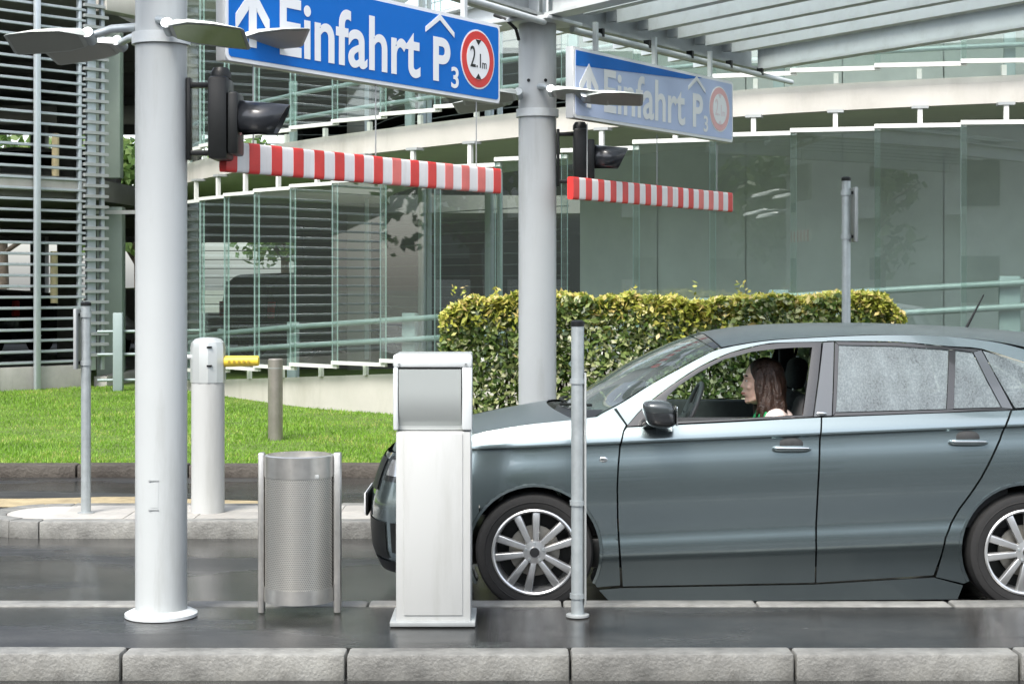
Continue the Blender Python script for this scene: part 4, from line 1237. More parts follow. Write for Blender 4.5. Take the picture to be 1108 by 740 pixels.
def side_mesh(name, poly, m, off=0.0, lip=.014, cell=.028, side=1):
    """fills a side-view outline (x,z) and wraps it on the body surface; folds a lip inwards round its edge"""
    P3 = lambda x, z, o: Vector((x, -side * (Y(x, z) + o), z)) + Vector((-car_o.x, 0, 0))
    sh_ = [(x, z - crease(x)) for x, z in poly]          # rows of faces follow the crease line
    xs = [p[0] for p in sh_]; zs = [p[1] for p in sh_]
    bm = bmesh.new(); cache = {}
    def vert(p):
        k = (round(p[0], 5), round(p[1], 5))
        if k not in cache: cache[k] = bm.verts.new(P3(p[0], p[1] + crease(p[0]), off))
        return cache[k]
    i0, i1 = math.floor(min(xs) / cell), math.ceil(max(xs) / cell)
    spec_ = [-.62, -.585, -.567, -.55, -.535, -.52, -.50, -.485, -.035, -.025, -.014, -.008, -.002, .005, .012]
    hr = sorted(spec_ + [k * cell for k in range(math.floor(min(zs) / cell), math.ceil(max(zs) / cell) + 1) if min(abs(k * cell - q_) for q_ in spec_) > .005])
    for i in range(i0, i1):
        for h0_, h1_ in zip(hr[:-1], hr[1:]):
            if h1_ < min(zs) or h0_ > max(zs): continue
            c = clip_cell(sh_, i * cell, (i + 1) * cell, h0_, h1_)
            if len(c) >= 3:
                vv = []
                for p in c:
                    q = vert(p)
                    if not vv or (q is not vv[-1] and q is not vv[0]): vv.append(q)
                if len(set(vv)) >= 3 and len(set(vv)) == len(vv):
                    try: bm.faces.new(vv)
                    except ValueError: pass
    for f in bm.faces:
        f.normal_update()
        if f.normal.y * side > 0: f.normal_flip()
    if lip:
        d = densify(poly); n = len(d)
        a = [bm.verts.new(P3(x, z, off)) for x, z in d]; b = [bm.verts.new(P3(x, z, off - lip)) for x, z in d]
        for i in range(n):
            try: bm.faces.new((a[i], a[(i + 1) % n], b[(i + 1) % n], b[i]))
            except ValueError: pass
    me = bpy.data.meshes.new(name); bm.to_mesh(me); bm.free()
    me.materials.append(m); me.shade_smooth(); me.set_sharp_from_angle(angle=R(50))
    return me
def panel(name, upoly, m, parent=car, both=True, metric=False, label=None, **k):
    poly = upoly if metric else [xz(u, v) for u, v in upoly]
    res = []
    for s in ((1, -1) if both else (1,)):
        o = link(name, side_mesh(name, poly, m, side=s, **k), parent); res.append(o)
    return res
def arc(cx, cy, r, a0, a1, n=22):
    return [(cx + r * math.cos(R(a0 + (a1 - a0) * i / n)), cy - r * math.sin(R(a0 + (a1 - a0) * i / n))) for i in range(n + 1)]
FW, RW = (578.5, 597), (1111, 595)           # wheel arch centres in the tracing
# --- side panels
hood_edge = smooth_line([(497, 474.5), (511, 470), (563, 460.6), (617, 454.5), (646, 451.0)], 4)
fender = hood_edge + [(652, 447.2), (664, 442.5), (677, 460), (674, 466), (670, 482), (668, 505), (667, 529), (667.5, 560), (669, 590), (671, 633)] + \
    [(646, 635)] + arc(*FW, 74, -28, 142) + [(506, 508), (497, 503)]
panel('front_wing', fender, M_paint)
panel('bumper_side', [(497, 505), (505.5, 510), (518, 518.5)] + arc(*FW, 74, 144.5, 205) + [(508, 645), (497, 645)], M_paint)
fd = [(678.5, 462.5), (780, 457.5), (888, 451.8), (887, 470), (885.5, 500), (884, 530), (882, 585), (881.5, 630), (674, 634), (671, 590), (669.3, 560), (668.8, 529), (669.8, 505), (671.8, 483), (675.5, 467)]
door_f = panel('front_door', fd, M_paint)
rdp = [(889.8, 451.8), (990, 448), (1093, 444.3), (1088, 458), (1081, 475), (1071, 497), (1061, 516), (1049, 534), (1037, 550), (1028, 566), (1022, 582), (1018, 600), (1010, 622), (883.3, 630), (884, 585), (886, 530), (887.5, 500), (889, 470)]
door_r = panel('rear_door', rdp, M_paint)
rq = [(1095.5, 444.2), (1130, 442.6), (1180, 440), (1230, 437), (1262, 436), (1268, 500), (1268, 640), (1180, 640)] + arc(*RW, 74, -28, 208) + [(1043, 631), (1013, 624), (1020, 600), (1024, 582.5), (1030, 567), (1039, 551), (1051, 535), (1063, 517), (1073, 498), (1083, 476), (1090, 459)]
panel('rear_quarter', rq, M_paint)
panel('sill', [(673, 636.0), (881, 632.2), (1010, 624.6), (1042, 633), (1036, 648), (660, 651), (648, 638)], M_paint)
# roof side frame: A pillar and cant rail
rail_line = smooth_line([(653, 446.5), (674, 435.5), (704, 416.5), (734, 400), (760, 386), (780, 377.6), (826, 369.4), (873, 366), (925, 363.5), (972, 362.5), (1020, 364), (1072, 369.5), (1108, 378), (1150, 392), (1190, 410), (1225, 434)], 3)
frame_in = smooth_line([(1205, 437), (1180, 420), (1150, 405), (1108, 391.5), (1062, 377.2), (1026, 374.4), (972, 369.6), (903, 368.6), (890, 369.4), (846, 370.4), (825, 372.4), (790, 381.2), (757, 396.4), (725, 417.4), (697, 439.4), (679, 459.5)], 3)
panel('roof_frame', rail_line + frame_in + [(667, 441.5)], M_paint)
# arch lips
def arch_lip(c, name):
    for s in (1, -1):
        q = MB(); rows = []
        for i in range(31):
            a_ = -28 + 236 * i / 30
            row = []
            for r_, o_ in ((74.0, -.004), (73.6, .004), (70.5, .002), (70.2, -.05), (70.2, -.2)):
                u = c[0] + r_ * math.cos(R(a_)); v = c[1] - r_ * math.sin(R(a_)); x, z = xz(u, v)
                row.append((x - car_o.x, -s * (Y(x, z) + o_), z))
            rows.append(row)
        q.grid(rows).build(name, M_paint, car, smooth=50)
arch_lip(FW, 'wheel_arch'); arch_lip(RW, 'wheel_arch')
# --- black window surround of the open front window
def ring_panel(name, outer, inner, m, off, parent, n=5):
    for s in (1, -1):
        rows = []
        for i in range(len(outer)):
            o0, o1 = outer[i], outer[(i + 1) % len(outer)]; p0, p1 = inner[i], inner[(i + 1) % len(inner)]
            for k in range(n):
                t = k / n
                A = xz(o0[0] + (o1[0] - o0[0]) * t, o0[1] + (o1[1] - o0[1]) * t); B = xz(p0[0] + (p1[0] - p0[0]) * t, p0[1] + (p1[1] - p0[1]) * t)
                row = []
                for f, o_ in ((0, off - .01), (0, off), (.5, off + .001), (1, off), (1, off - .035)):
                    x = A[0] + (B[0] - A[0]) * f; z = A[1] + (B[1] - A[1]) * f
                    row.append((x - car_o.x, -s * (Y(x, z) + o_), z))
                rows.append(row)
        rows.append(rows[0])
        MB().grid(rows).build(name, m, parent if s == 1 else parent, smooth=45)
outer = [(678.5, 461), (697, 440.2), (725, 418.2), (757, 397.2), (790, 382), (825, 373.2), (846, 371.2), (868, 370.4), (889, 370.2), (885, 410), (879.5, 450), (800, 454.8), (740, 457.8)]
inner = [(716, 456.5), (722, 429), (735, 417), (757, 402.5), (783, 389), (814, 380.5), (844, 377), (862, 376), (879, 375.8), (874, 413), (869, 449.2), (800, 453), (745, 455.6)]
ring_panel('window_frame', outer, inner, M_gloss, -.003, car)
panel('b_pillar', [(891, 370.6), (902.5, 370), (900, 449.5), (881, 450.4), (886.5, 410)], M_pillar, off=-.004)
panel('window_trim', [(904, 369.8), (972, 370.6), (1026, 375.4), (1061, 378.2), (1053, 381), (1034, 378.8), (1027, 378.4), (972, 374.4), (907.5, 373.2)], M_gloss, off=-.004)
panel('window_trim', [(903.5, 370.5), (907.5, 373.6), (904.5, 446.4), (901.2, 449.2)], M_gloss, off=-.004)
panel('window_trim', [(1027.2, 378.8), (1034, 379.2), (1032, 442.4), (1024.6, 443)], M_gloss, off=-.004)
panel('window_trim', [(1053.5, 381.2), (1062, 378.8), (1080, 412), (1096, 442.2), (1084.5, 441), (1069, 412)], M_pillar, off=-.004)
panel('window_trim', [(901.5, 450), (904.6, 446.8), (1024, 443.4), (1084, 441.4), (1096, 443.4)], M_gloss, off=-.004)
panel('rear_window', [(908, 374), (972, 375), (1026.8, 379), (1024.2, 442.6), (904.9, 446)], M_dropglass, off=-.012, lip=.004)
panel('quarter_window', [(1034.4, 379.6), (1052.6, 381.6), (1068, 412), (1083.6, 440.6), (1032.4, 442)], M_dropglass, off=-.012, lip=.004)
panel('cargo_window', [(1064, 379.6), (1108, 392.5), (1150, 406), (1180, 421), (1199, 436), (1099, 441.5), (1081, 411)], M_dropglass, off=-.010, lip=.004)
# far front side window is closed: real glass
ft = [xz(u, v) for u, v in inner]
link('front_window', side_mesh('front_window', ft, M_carglass, off=-.02, lip=.003, side=-1), car)
# --- bonnet
ze = spline([-.72, -.55, -.28, .05, .31, .50], [.795, .845, .916, .974, 1.010, 1.035])
ze_px = [xz(u, v) for u, v in hood_edge]
crown = spline([-.72, -.4, 0, .3, .5], [.022, .022, .045, .055, .05])
def hood_z(x, q): return ze(x) + crown(x) * (1 - q * q) - .0
def we(x): return max(.05, Y(x, ze(x)) - .003) if x > -.28 else None
nq, nr = 24, 30
def nose_x(w_, z):
    """x of the nose outline for a half-width"""
    xf = xf_z(z); t = min(.999, abs(w_) / HWID)
    return .35 - (.35 - xf) * (1 - t ** PX_) ** (1 / PX_)
rows = []
WE = spline([-.28, 0, .25, .5], [Y(-.28, ze(-.28)), Y(0, ze(0)), Y(.25, ze(.25)), Y(.5, ze(.5))])
for i in range(nq + 1):
    q = -1 + 2 * i / nq
    w0 = q * (Y(-.28, ze(-.28)) - .003)
    xs = min(-.28, nose_x(w0, .80) + .035) if abs(q) < .999 else -.28
    xb = .20 + .13 * q * q
    row = []
    for j in range(nr + 1):
        x = xs + (xb - xs) * j / nr
        t = j / nr
        ww = q * (abs(w0 / q) * (1 - t) + (Y(xb, ze(xb)) - .004) * t if abs(q) > 1e-6 else 0)
        if x > -.28 and abs(q) > 1e-6: ww = q * (WE(max(-.28, min(.5, x))) - .004) * 1.0
        row.append((x - car_o.x, -ww, hood_z(x, q)))
    rows.append(row)
# front fold
rows = [[(r_[0][0] - .012, r_[0][1], r_[0][2] - .03)] + r_ for r_ in rows]
MB().grid(rows).build('bonnet', M_paintwet, car, smooth=60)
# --- nose: bumper skin, grille, headlamps
def nose_patch(name, z0, z1, p0, p1, m, off=0.0, nz=12, npn=28, ztop=None):
    rows = []
    for j in range(nz + 1):
        row = []
        for i in range(npn + 1):
            ph = p0 + (p1 - p0) * i / npn
            zz = z1(ph) if callable(z1) else z1
            z = z0 + (zz - z0) * j / nz
            xf = xf_z(z) - off
            s = math.sin(R(abs(ph))) ** (2 / PX_); c = math.cos(R(abs(ph))) ** (2 / PX_)
            # ph: 0 = flank, 90 = centre line ; sign gives side
            x = .35 - (.35 - xf) * s
            ww = (HWID + off) * c
            h = z - crease(x); fade = 1 - s ** 6
            ww = max(0, ww + side_off(h) * fade)
            row.append((x - car_o.x, -math.copysign(ww, ph), z))
        rows.append(row)
    return MB().grid(rows).build(name, m, car, smooth=50)
ph_of = lambda x, z: math.degrees(math.asin(min(1, ((.35 - x) / (.35 - xf_z(z))) ** (PX_ / 2))))
PH0 = ph_of(-.285, .6)
topz = lambda ph: ze(max(-.70, .35 - (.35 + .70) * math.sin(R(abs(ph))) ** (2 / PX_))) - .008
for s in (1, -1):
    nose_patch('bumper', .20, topz, s * PH0, s * 89.95, M_paint, 0.0, nz=22)
    nose_patch('headlamp', .66, lambda ph: min(.80, topz(ph) - .02), s * (PH0 + 1), s * 68, M_gloss, .004, nz=8)
    nose_patch('headlamp_lens', .69, lambda ph: min(.775, topz(ph) - .04), s * (PH0 + 6), s * 64, mat('headlamp_reflector', (.5, .52, .54), .1, .7), .007, nz=6)
    nose_patch('grille', .60, .775, s * 70, s * 89.95, M_black, .008, nz=6)
    nose_patch('lower_intake', .24, .44, s * 58, s * 89.95, M_black, .006, nz=6)
    nose_patch('fog_lamp_pocket', .28, .44, s * 38, s * 54, M_black, .005, nz=5)
    nose_patch('chin_spoiler', .165, .225, s * PH0, s * 89.95, M_black, .008, nz=4)
MB().box((-.825 - car_o.x, 0, .50), (.014, .52, .115)).build('number_plate', M_white, car, bevel=.003)
MB().box((-.815 - car_o.x, 0, .50), (.014, .54, .13)).build('plate_holder', M_black, car, bevel=.003)
# --- windscreen, cowl, roof, tail
E = [(.475, 1.052), (.59, 1.108), (.738, 1.196), (.90, 1.283), (1.035, 1.348), (1.126, 1.390)]
Cc = [(.27, 1.02), (.40, 1.10), (.54, 1.195), (.70, 1.29), (.92, 1.392), (1.085, 1.447)]
Es, Cs = smooth_line(E, 5), smooth_line(Cc, 5)
def cross(e, c, q, dw=0.0):
    s = abs(q) ** 2.3; x = c[0] + (e[0] - c[0]) * s; z = c[1] + (e[1] - c[1]) * s
    return (x - car_o.x, -q * (Y(*e) - .006 + dw), z)
MB().grid([[cross(e, c, -1 + 2 * i / 28) for i in range(29)] for e, c in zip(Es, Cs)]).build('windscreen', M_wind, car, smooth=60)
# dark band round the glass (frit) and seal
MB().grid([[Vector(cross(e, c, q)) + Vector((-.003, 0, .004)) for q in [-1 + 2 * i / 28 for i in range(29)]] for e, c in zip(Es[-3:], Cs[-3:])]).build('windscreen_band', M_gloss, car, smooth=60)
cow = []
for i in range(29):
    q = -1 + 2 * i / 28
    xb = .20 + .13 * q * q
    a = Vector((xb - car_o.x, -q * (WE(min(.5, xb)) - .03), hood_z(xb, q) - .012)); b = Vector(cross(Es[1], Cs[1], q)) + Vector((-.004, 0, .006)); c_ = Vector(cross(Es[0], Cs[0], q))
    cow.append([a - Vector((.06, 0, .03)), a, (a + c_) / 2 + Vector((0, 0, -.03)), c_ + Vector((0, 0, .004)), b])
MB().grid(cow).build('cowl', M_black, car, smooth=60)
for (q0, q1, tt) in ((.15, .82, 2), (-.55, .12, 2)):
    p0 = Vector(cross(Es[1], Cs[1], q0)) + Vector((-.012, 0, .018)); p1 = Vector(cross(Es[tt], Cs[tt], q1)) + Vector((-.012, 0, .018)); pm_ = Vector(cross(Es[1], Cs[1], (q0 + q1) / 2)) + Vector((-.012, 0, .03))
    wp = MB().tube([p0, pm_, p1], .009, 6).build('wiper', M_black, car, smooth=60)
re_ = smooth_line([(1.136, 1.392), (1.367, 1.428), (1.604, 1.443), (1.85, 1.455), (2.10, 1.459), (2.35, 1.448), (2.6, 1.425), (2.785, 1.390), (3.0, 1.33), (3.22, 1.25)], 4)
rc_ = smooth_line([(1.09, 1.452), (1.344, 1.490), (1.65, 1.506), (1.85, 1.508), (2.10, 1.507), (2.38, 1.497), (2.66, 1.482), (2.88, 1.463), (3.14, 1.43), (3.40, 1.39)], 4)
def cross_r(e, c, q):
    s = abs(q) ** 2.6; return (c[0] + (e[0] - c[0]) * s - car_o.x, -q * (Y(*e) - .004), c[1] + (e[1] - c[1]) * s)
MB().grid([[cross_r(e, c, -1 + 2 * i / 30) for i in range(31)] for e, c in zip(re_, rc_)]).build('roof', M_paintwet, car, smooth=60)
MB().grid([[Vector(cross_r(e, c, -.97 + 1.94 * i / 30)) - Vector((0, 0, .03)) for i in range(31)] for e, c in zip(re_, rc_)]).build('headliner', M_headl, car, smooth=60)
# tail: hatch glass, hatch, rear bumper
tl = [(3.30, 1.385, .60), (3.42, 1.20, .70), (3.50, 1.04, .76)]
MB().grid([[(x - .10 * q * q - car_o.x, -q * w_, z) for q in [-1 + 2 * i / 16 for i in range(17)]] for x, z, w_ in tl]).build('rear_screen', M_dropglass, car, smooth=60)
tl = [(3.50, 1.038, .77), (3.54, .90, .79), (3.55, .70, .80), (3.57, .55, .80), (3.56, .35, .79), (3.50, .22, .74)]
MB().grid([[(x - .22 * abs(q) ** 4 - car_o.x, -q * w_, z) for q in [-1 + 2 * i / 20 for i in range(21)]] for x, z, w_ in tl]).build('tailgate', M_paint, car, smooth=50)
for s in (1, -1):
    MB().grid([[(x - car_o.x, -s * w_, z) for x, w_ in ((3.22, .80), (3.34, .77), (3.46, .68))] for z in (.82, .92, 1.02)]).build('tail_lamp', M_red, car, smooth=50)
# underbody
MB().box((1.4 - car_o.x, 0, .27), (3.9, 1.15, .12)).build('underbody', M_black, car, bevel=.02)
MB().box((1.35 - car_o.x, 0, .30), (1.9, 1.5, .16)).build('floor_pan', M_black, car, bevel=.02)
# --- wheels
def wheel(x, side, steer=0):
    r = .315; W_ = .195
    Mx = Matrix.Translation((x - car_o.x, -side * (.832), r + .001)) @ Matrix.Rotation(R(90) * side, 4, 'X')      # local +Z points outwards
    w_ = MB()
    tp = [(.222, -W_ + .01), (.255, -W_), (.295, -W_ + .005), (.312, -W_ + .03), (r, -W_ * .5), (.312, -.028), (.300, -.006), (.275, .002), (.245, -.002), (.228, -.006), (.222, -.02)]
    wo = MB().lathe(tp, 56, Mx).build('wheel', M_rubber, car, smooth=35)
    # tread blocks / sidewall ring
    MB().lathe([(.262, .0015), (.264, .0035), (.267, .0035), (.269, .0015)], 56, Mx).build('sidewall_ring', M_rubber, wo, smooth=35)
    MB().lathe([(.222, -.01), (.228, .0), (.220, .004), (.212, .0), (.205, -.03), (.198, -.10), (.205, -W_ + .02)], 56, Mx).build('rim', M_alloy, wo, smooth=35)
    MB().lathe([(.0, -.085), (.135, -.085), (.135, -.075), (.06, -.07), (0, -.07)], 40, Mx).build('brake_disc', M_disc, wo, smooth=35)
    MB().lathe([(.0, -.115), (.2, -.115)], 40, Mx).build('wheel_well_dark', M_black, wo)
    sp_ = MB()
    def spoke(a0, a1, w0, w1, z0, z1, target):
        p0 = Vector((.045 * math.cos(a0), .045 * math.sin(a0), z0)); p1 = Vector((.210 * math.cos(a1), .210 * math.sin(a1), z1))
        d = (p1 - p0).normalized(); sd = d.cross(Vector((0, 0, 1))).normalized()
        top = [p0 - sd * w0, p0 + sd * w0, p1 + sd * w1, p1 - sd * w1]
        lo = [p + Vector((0, 0, -.028)) for p in (p0 - sd * w0 * 1.3, p0 + sd * w0 * 1.3, p1 + sd * w1 * 1.3, p1 - sd * w1 * 1.3)]
        target.add([Mx @ p for p in top + lo], [(0, 1, 2, 3), (4, 7, 6, 5), (0, 4, 5, 1), (1, 5, 6, 2), (2, 6, 7, 3), (3, 7, 4, 0)])
    for k in range(5):
        a_ = 2 * math.pi * k / 5 + R(90 + 12)
        s2 = MB()
        for da in (-1, 1):
            spoke(a_ + da * .36, a_ + da * .25, .013, .019, -.004, -.006, s2)
        s2.build('spoke', M_alloy, wo, bevel=.003)
    MB().lathe([(.0, .006), (.028, .006), (.032, .0), (.06, -.004), (.066, -.03)], 30, Mx).build('hub', M_alloy, wo, smooth=35)
    MB().lathe([(.0, .009), (.024, .009), (.026, .006)], 24, Mx).build('hub_cap', M_gloss, wo, smooth=35)
    for k in range(5):
        a_ = 2 * math.pi * k / 5 + .3
        MB().lathe([(0, .003), (.007, .003), (.008, -.004)], 8, Mx @ Matrix.Translation((.047 * math.cos(a_), .047 * math.sin(a_), 0))).build('wheel_bolt', M_steelgrey, wo)
    return wo
xF = xz(*FW)[0]; xR = xz(*RW)[0]
for s in (1, -1):
    wheel(xF, s); wheel(xR, s)
    for x in (xF, xR):       # inner arch liners
        q = MB(); rows = []
        for i in range(21):
            a_ = R(-8 + 196 * i / 20)
            rows.append([(x + .355 * math.cos(a_) - car_o.x, -s * y_, .325 + .355 * math.sin(a_)) for y_ in (.80, .58)])
        q.grid(rows)
        q.build('arch_liner', M_black, car, smooth=50)
# --- details: mirror, handles, marker, antenna
def blob(name, c, d, m, parent, n=16, p=2.6, shear=0.0):
    q = MB(); rows = []
    f = lambda t, e: math.copysign(abs(t) ** (2 / e), t)
    for i in range(n + 1):
        th = -math.pi / 2 + math.pi * i / n; row = []
        for k in range(2 * n + 1):
            ph = 2 * math.pi * k / (2 * n)
            row.append((c[0] + d[0] / 2 * f(math.cos(th), p) * f(math.cos(ph), p) + shear * d[2] / 2 * f(math.sin(th), p), c[1] + d[1] / 2 * f(math.cos(th), p) * f(math.sin(ph), p), c[2] + d[2] / 2 * f(math.sin(th), p)))
        rows.append(row)
    return q.grid(rows).build(name, m, parent, smooth=60)
for s in (1, -1):
    mc = at(713.5, 447, YC - .95)
    mir = blob('door_mirror', (mc.x - car_o.x, -s * .945, mc.z - .008), (.165, .19, .135), M_gloss, car, p=3.0, shear=-.25)
    blob('mirror_cap', (mc.x - .006 - car_o.x, -s * .952, mc.z + .024), (.168, .18, .088), mat('dark_mirror_cap', (.05, .06, .062), .25, .3, coat=.6), mir, p=3.0, shear=-.25)
    MB().bar((mc.x - .045 - car_o.x, -s * .80, mc.z - .075), (mc.x - .02 - car_o.x, -s * .93, mc.z - .045), .07, .03).build('mirror_stalk', M_black, mir, bevel=.008)
    MB().box((mc.x + .086 - car_o.x, -s * .945, mc.z - .012), (.006, .155, .10)).build('mirror_glass', M_chrome, mir, bevel=.002)
    for (u, v), dr in (((856.5, 485), door_f), ((1047.5, 478), door_r)):
        x, z = xz(u, v); dpar = dr[0] if s == 1 else dr[1]
        yy = Y(x, z)
        # recess: dark half-dish let into the door above the grip
        blob('handle_recess', (x - car_o.x, -s * (yy - .020), z + .018), (.145, .06, .088), M_inter, dpar, p=2.2)
        hd = blob('handle', (x - car_o.x, -s * (yy + .016), z), (.205, .040, .036), M_paint, dpar, p=3.2)
        MB().tube([(x - .085 - car_o.x, -s * (yy + .034), z + .004), (x + .085 - car_o.x, -s * (yy + .034), z + .004)], .0045, 8).build('handle_strip', M_chrome, hd, smooth=60)
    x, z = xz(653, 497)
    blob('side_repeater', (x - car_o.x, -s * (Y(x, z) + .002), z), (.045, .012, .03), M_chrome, car, p=2.2)
    x, z = xz(889, 447.5)
    blob('pillar_badge', (x - car_o.x, -s * (Y(x, z) + .003), z), (.055, .01, .018), M_chrome, car, p=2.4)
a0_ = at(1045.5, 355, YC); a1_ = at(1064.5, 319, YC)
MB().tube([a0_ - car_o, a0_.lerp(a1_, .5) - car_o, a1_ - car_o], [.009, .006, .004], 8).build('antenna', M_black, car, smooth=60)
blob('antenna_base', (a0_.x - car_o.x, 0, a0_.z - .012), (.09, .05, .03), M_black, car)
# --- cabin
cab = lambda n_, c, d, m=M_inter, bevel=.03, rz=0, M=None: MB().box((c[0] - car_o.x, -c[1], c[2]), d, M=M).build(n_, m, car, bevel=bevel)
cab('dashboard', (.72, 0, .88), (.50, 1.42, .26), bevel=.07)
cab('bulkhead', (.42, 0, .66), (.08, 1.36, .60))
cab('centre_console', (1.15, 0, .52), (.7, .22, .3))
cab('parcel_shelf', (3.0, 0, .96), (.5, 1.3, .03))
cab('boot_wall', (2.72, 0, .72), (.06, 1.36, .66))
for s in (1, -1):
    cab('door_trim', (1.3, s * .725, .72), (1.25, .08, .60))
    cab('door_trim', (2.25, s * .725, .74), (.80, .08, .62))
    MB().bar((1.69 - car_o.x, -s * .72, .55), (1.69 - car_o.x, -s * .70, 1.0), .05, .10, up=(1, 0, 0)).build('b_pillar_trim', M_inter, car, bevel=.01)
    MB().bar((1.69 - car_o.x, -s * .70, 1.0), (1.67 - car_o.x, -s * .53, 1.40), .05, .09, up=(1, 0, 0)).build('b_pillar_trim', M_inter, car, bevel=.01)
    Mt = Matrix.Rotation(R(-20), 3, 'Y').transposed()
    def tilt(n_, x, w_, z, d, ang, m=M_seat, b=.05):
        MB().box((x - car_o.x, -w_, z), d, M=Matrix.Rotation(R(ang), 3, 'Y')).build(n_, m, car, bevel=b, seg=3)
    tilt('seat_cushion', 1.28, s * .36, .52, (.52, .50, .16), -8)
    tilt('seat_back', 1.60, s * .36, .80, (.15, .48, .62), 16)
    tilt('head_restraint', 1.70, s * .36, 1.20, (.10, .27, .19), 12)
    MB().tube([(1.655 - car_o.x, -s * .36 - .06, 1.05), (1.69 - car_o.x, -s * .36 - .06, 1.15)], .008, 8).build('restraint_rod', M_chrome, car)
tilt('rear_bench', 2.32, 0, .52, (.5, 1.25, .18), -6)
tilt('rear_backrest', 2.62, 0, .85, (.14, 1.25, .62), 16)
for s in (.34, -.34): tilt('head_restraint', 2.70, s, 1.17, (.09, .26, .14), 12)
# steering wheel
sw = at(745, 441, YC - .36)
Mw = Matrix.Translation((sw.x - car_o.x, -.36, sw.z - .03)) @ Matrix.Rotation(R(-66), 4, 'Y')
q = MB(); rows = []
for i in range(41):
    a_ = 2 * math.pi * i / 40
    rows.append([Mw @ Vector(((.178 + .014 * math.cos(b_)) * math.cos(a_), (.178 + .014 * math.cos(b_)) * math.sin(a_), .014 * math.sin(b_))) for b_ in [2 * math.pi * k / 10 for k in range(11)]])
stw = q.grid(rows).build('steering_wheel', mat('wheel_leather', (.06, .062, .064), .4), car, smooth=60)
MB().lathe([(0, -.02), (.065, -.02), (.06, .015), (0, .02)], 20, Mw).build('wheel_hub', M_inter, stw, smooth=50)
for a_ in (0, 180, 90):
    MB().bar(Mw @ Vector((.05 * math.cos(R(a_)), .05 * math.sin(R(a_)), 0)), Mw @ Vector((.17 * math.cos(R(a_)), .17 * math.sin(R(a_)), 0)), .03, .012).build('wheel_spoke', M_inter, stw)
MB().tube([Mw @ Vector((0, 0, -.02)), (.62 - car_o.x, -.36, .80)], .03, 10).build('steering_column', M_inter, stw, smooth=50)

# ------------------------------------------------------------------ driver
HC = at(823, 414, YC - .37)                      # head centre
per = thing('person', 'smiling driver with long dark brown hair, green top and pale jacket', 'person', (HC.x + .12, YC - .37, .52))
po = per.location.copy()
def caps(q, pts, rs, n=14):
    """chain of overlapping tapered tubes with round ends"""
    pts = [Vector(p) for p in pts]
    for i in range(len(pts) - 1):
        a, b = pts[i], pts[i + 1]; d = (b - a); l = d.length; d.normalize()
        seq = []; rr = []
        for k in range(5):
            t = -math.pi / 2 + (math.pi / 2) * k / 4; seq.append(a + d * (rs[i] * math.sin(t))); rr.append(max(.0008, rs[i] * math.cos(t)))
        for k in range(1, 5):
            t = (math.pi / 2) * k / 4; seq.append(b + d * (rs[i + 1] * math.sin(t))); rr.append(max(.0008, rs[i + 1] * math.cos(t)))
        q.tube(seq, rr, n)
def ell(q, c, d, n=18, p=2.0):
    rows = []
    for i in range(n + 1):
        th = -math.pi / 2 + math.pi * i / n
        rows.append([(c[0] + d[0] * math.cos(th) * math.cos(2 * math.pi * k / (2 * n)), c[1] + d[1] * math.cos(th) * math.sin(2 * math.pi * k / (2 * n)), c[2] + d[2] * math.sin(th)) for k in range(2 * n)] )
    o = len(q.v); m = 2 * n
    for r_ in rows: q.v += r_
    for i in range(n):
        for k in range(m): q.f.append((o + i * m + k, o + i * m + (k + 1) % m, o + (i + 1) * m + (k + 1) % m, o + (i + 1) * m + k))
def remeshed(name, q, m, parent, vox=.006, smooth=3):
    q.v = [tuple(Vector(p) - po) for p in q.v]
    me = q.mesh(name + '_raw', m)
    o = bpy.data.objects.new(name + '_raw', me); col.objects.link(o)
    r = o.modifiers.new('r', 'REMESH'); r.mode = 'VOXEL'; r.voxel_size = vox
    s = o.modifiers.new('s', 'SMOOTH'); s.iterations = smooth; s.factor = .5
    dg = bpy.context.evaluated_depsgraph_get()
    m2 = bpy.data.meshes.new_from_object(o.evaluated_get(dg)); m2.name = name
    bpy.data.objects.remove(o); bpy.data.meshes.remove(me)
    m2.materials.clear(); m2.materials.append(m); m2.shade_smooth()
    return link(name, m2, parent)
hx, hy, hz = HC
M_skin = mat('skin', (.80, .54, .42), .45, var=.05, scale=30)
M_skin.node_tree.nodes['Principled BSDF'].inputs['Subsurface Weight'].default_value = .08
q = MB()
# head facing -X
ell(q, (hx + .012, hy, hz + .032), (.098, .077, .098))                  # cranium
ell(q, (hx - .030, hy, hz - .032), (.066, .062, .088))                  # face
caps(q, [(hx - .055, hy, hz - .085), (hx - .070, hy, hz - .098)], [.028, .020])   # chin
caps(q, [(hx - .02, hy - .048, hz - .075), (hx - .06, hy - .02, hz - .095)], [.022, .016]); caps(q, [(hx - .02, hy + .048, hz - .075), (hx - .06, hy + .02, hz - .095)], [.022, .016])
caps(q, [(hx - .086, hy, hz + .022), (hx - .097, hy, hz - .006), (hx - .1035, hy, hz - .017)], [.008, .009, .0105])     # nose
for s in (-1, 1):
    caps(q, [(hx - .086, hy + s * .012, hz + .036), (hx - .070, hy + s * .048, hz + .034)], [.010, .010])   # brow
    ell(q, (hx - .066, hy + s * .044, hz - .022), (.020, .018, .018))       # cheek
    ell(q, (hx - .097, hy + s * .009, hz - .022), (.008, .007, .006))       # nostril
    ell(q, (hx + .012, hy + s * .078, hz - .005), (.018, .008, .030))       # ear
caps(q, [(hx - .088, hy - .022, hz - .054), (hx - .0985, hy, hz - .051), (hx - .088, hy + .022, hz - .054)], [.006, .0085, .006])   # upper lip
caps(q, [(hx - .086, hy - .018, hz - .064), (hx - .0955, hy, hz - .065), (hx - .086, hy + .018, hz - .064)], [.006, .0085, .006])   # lower lip
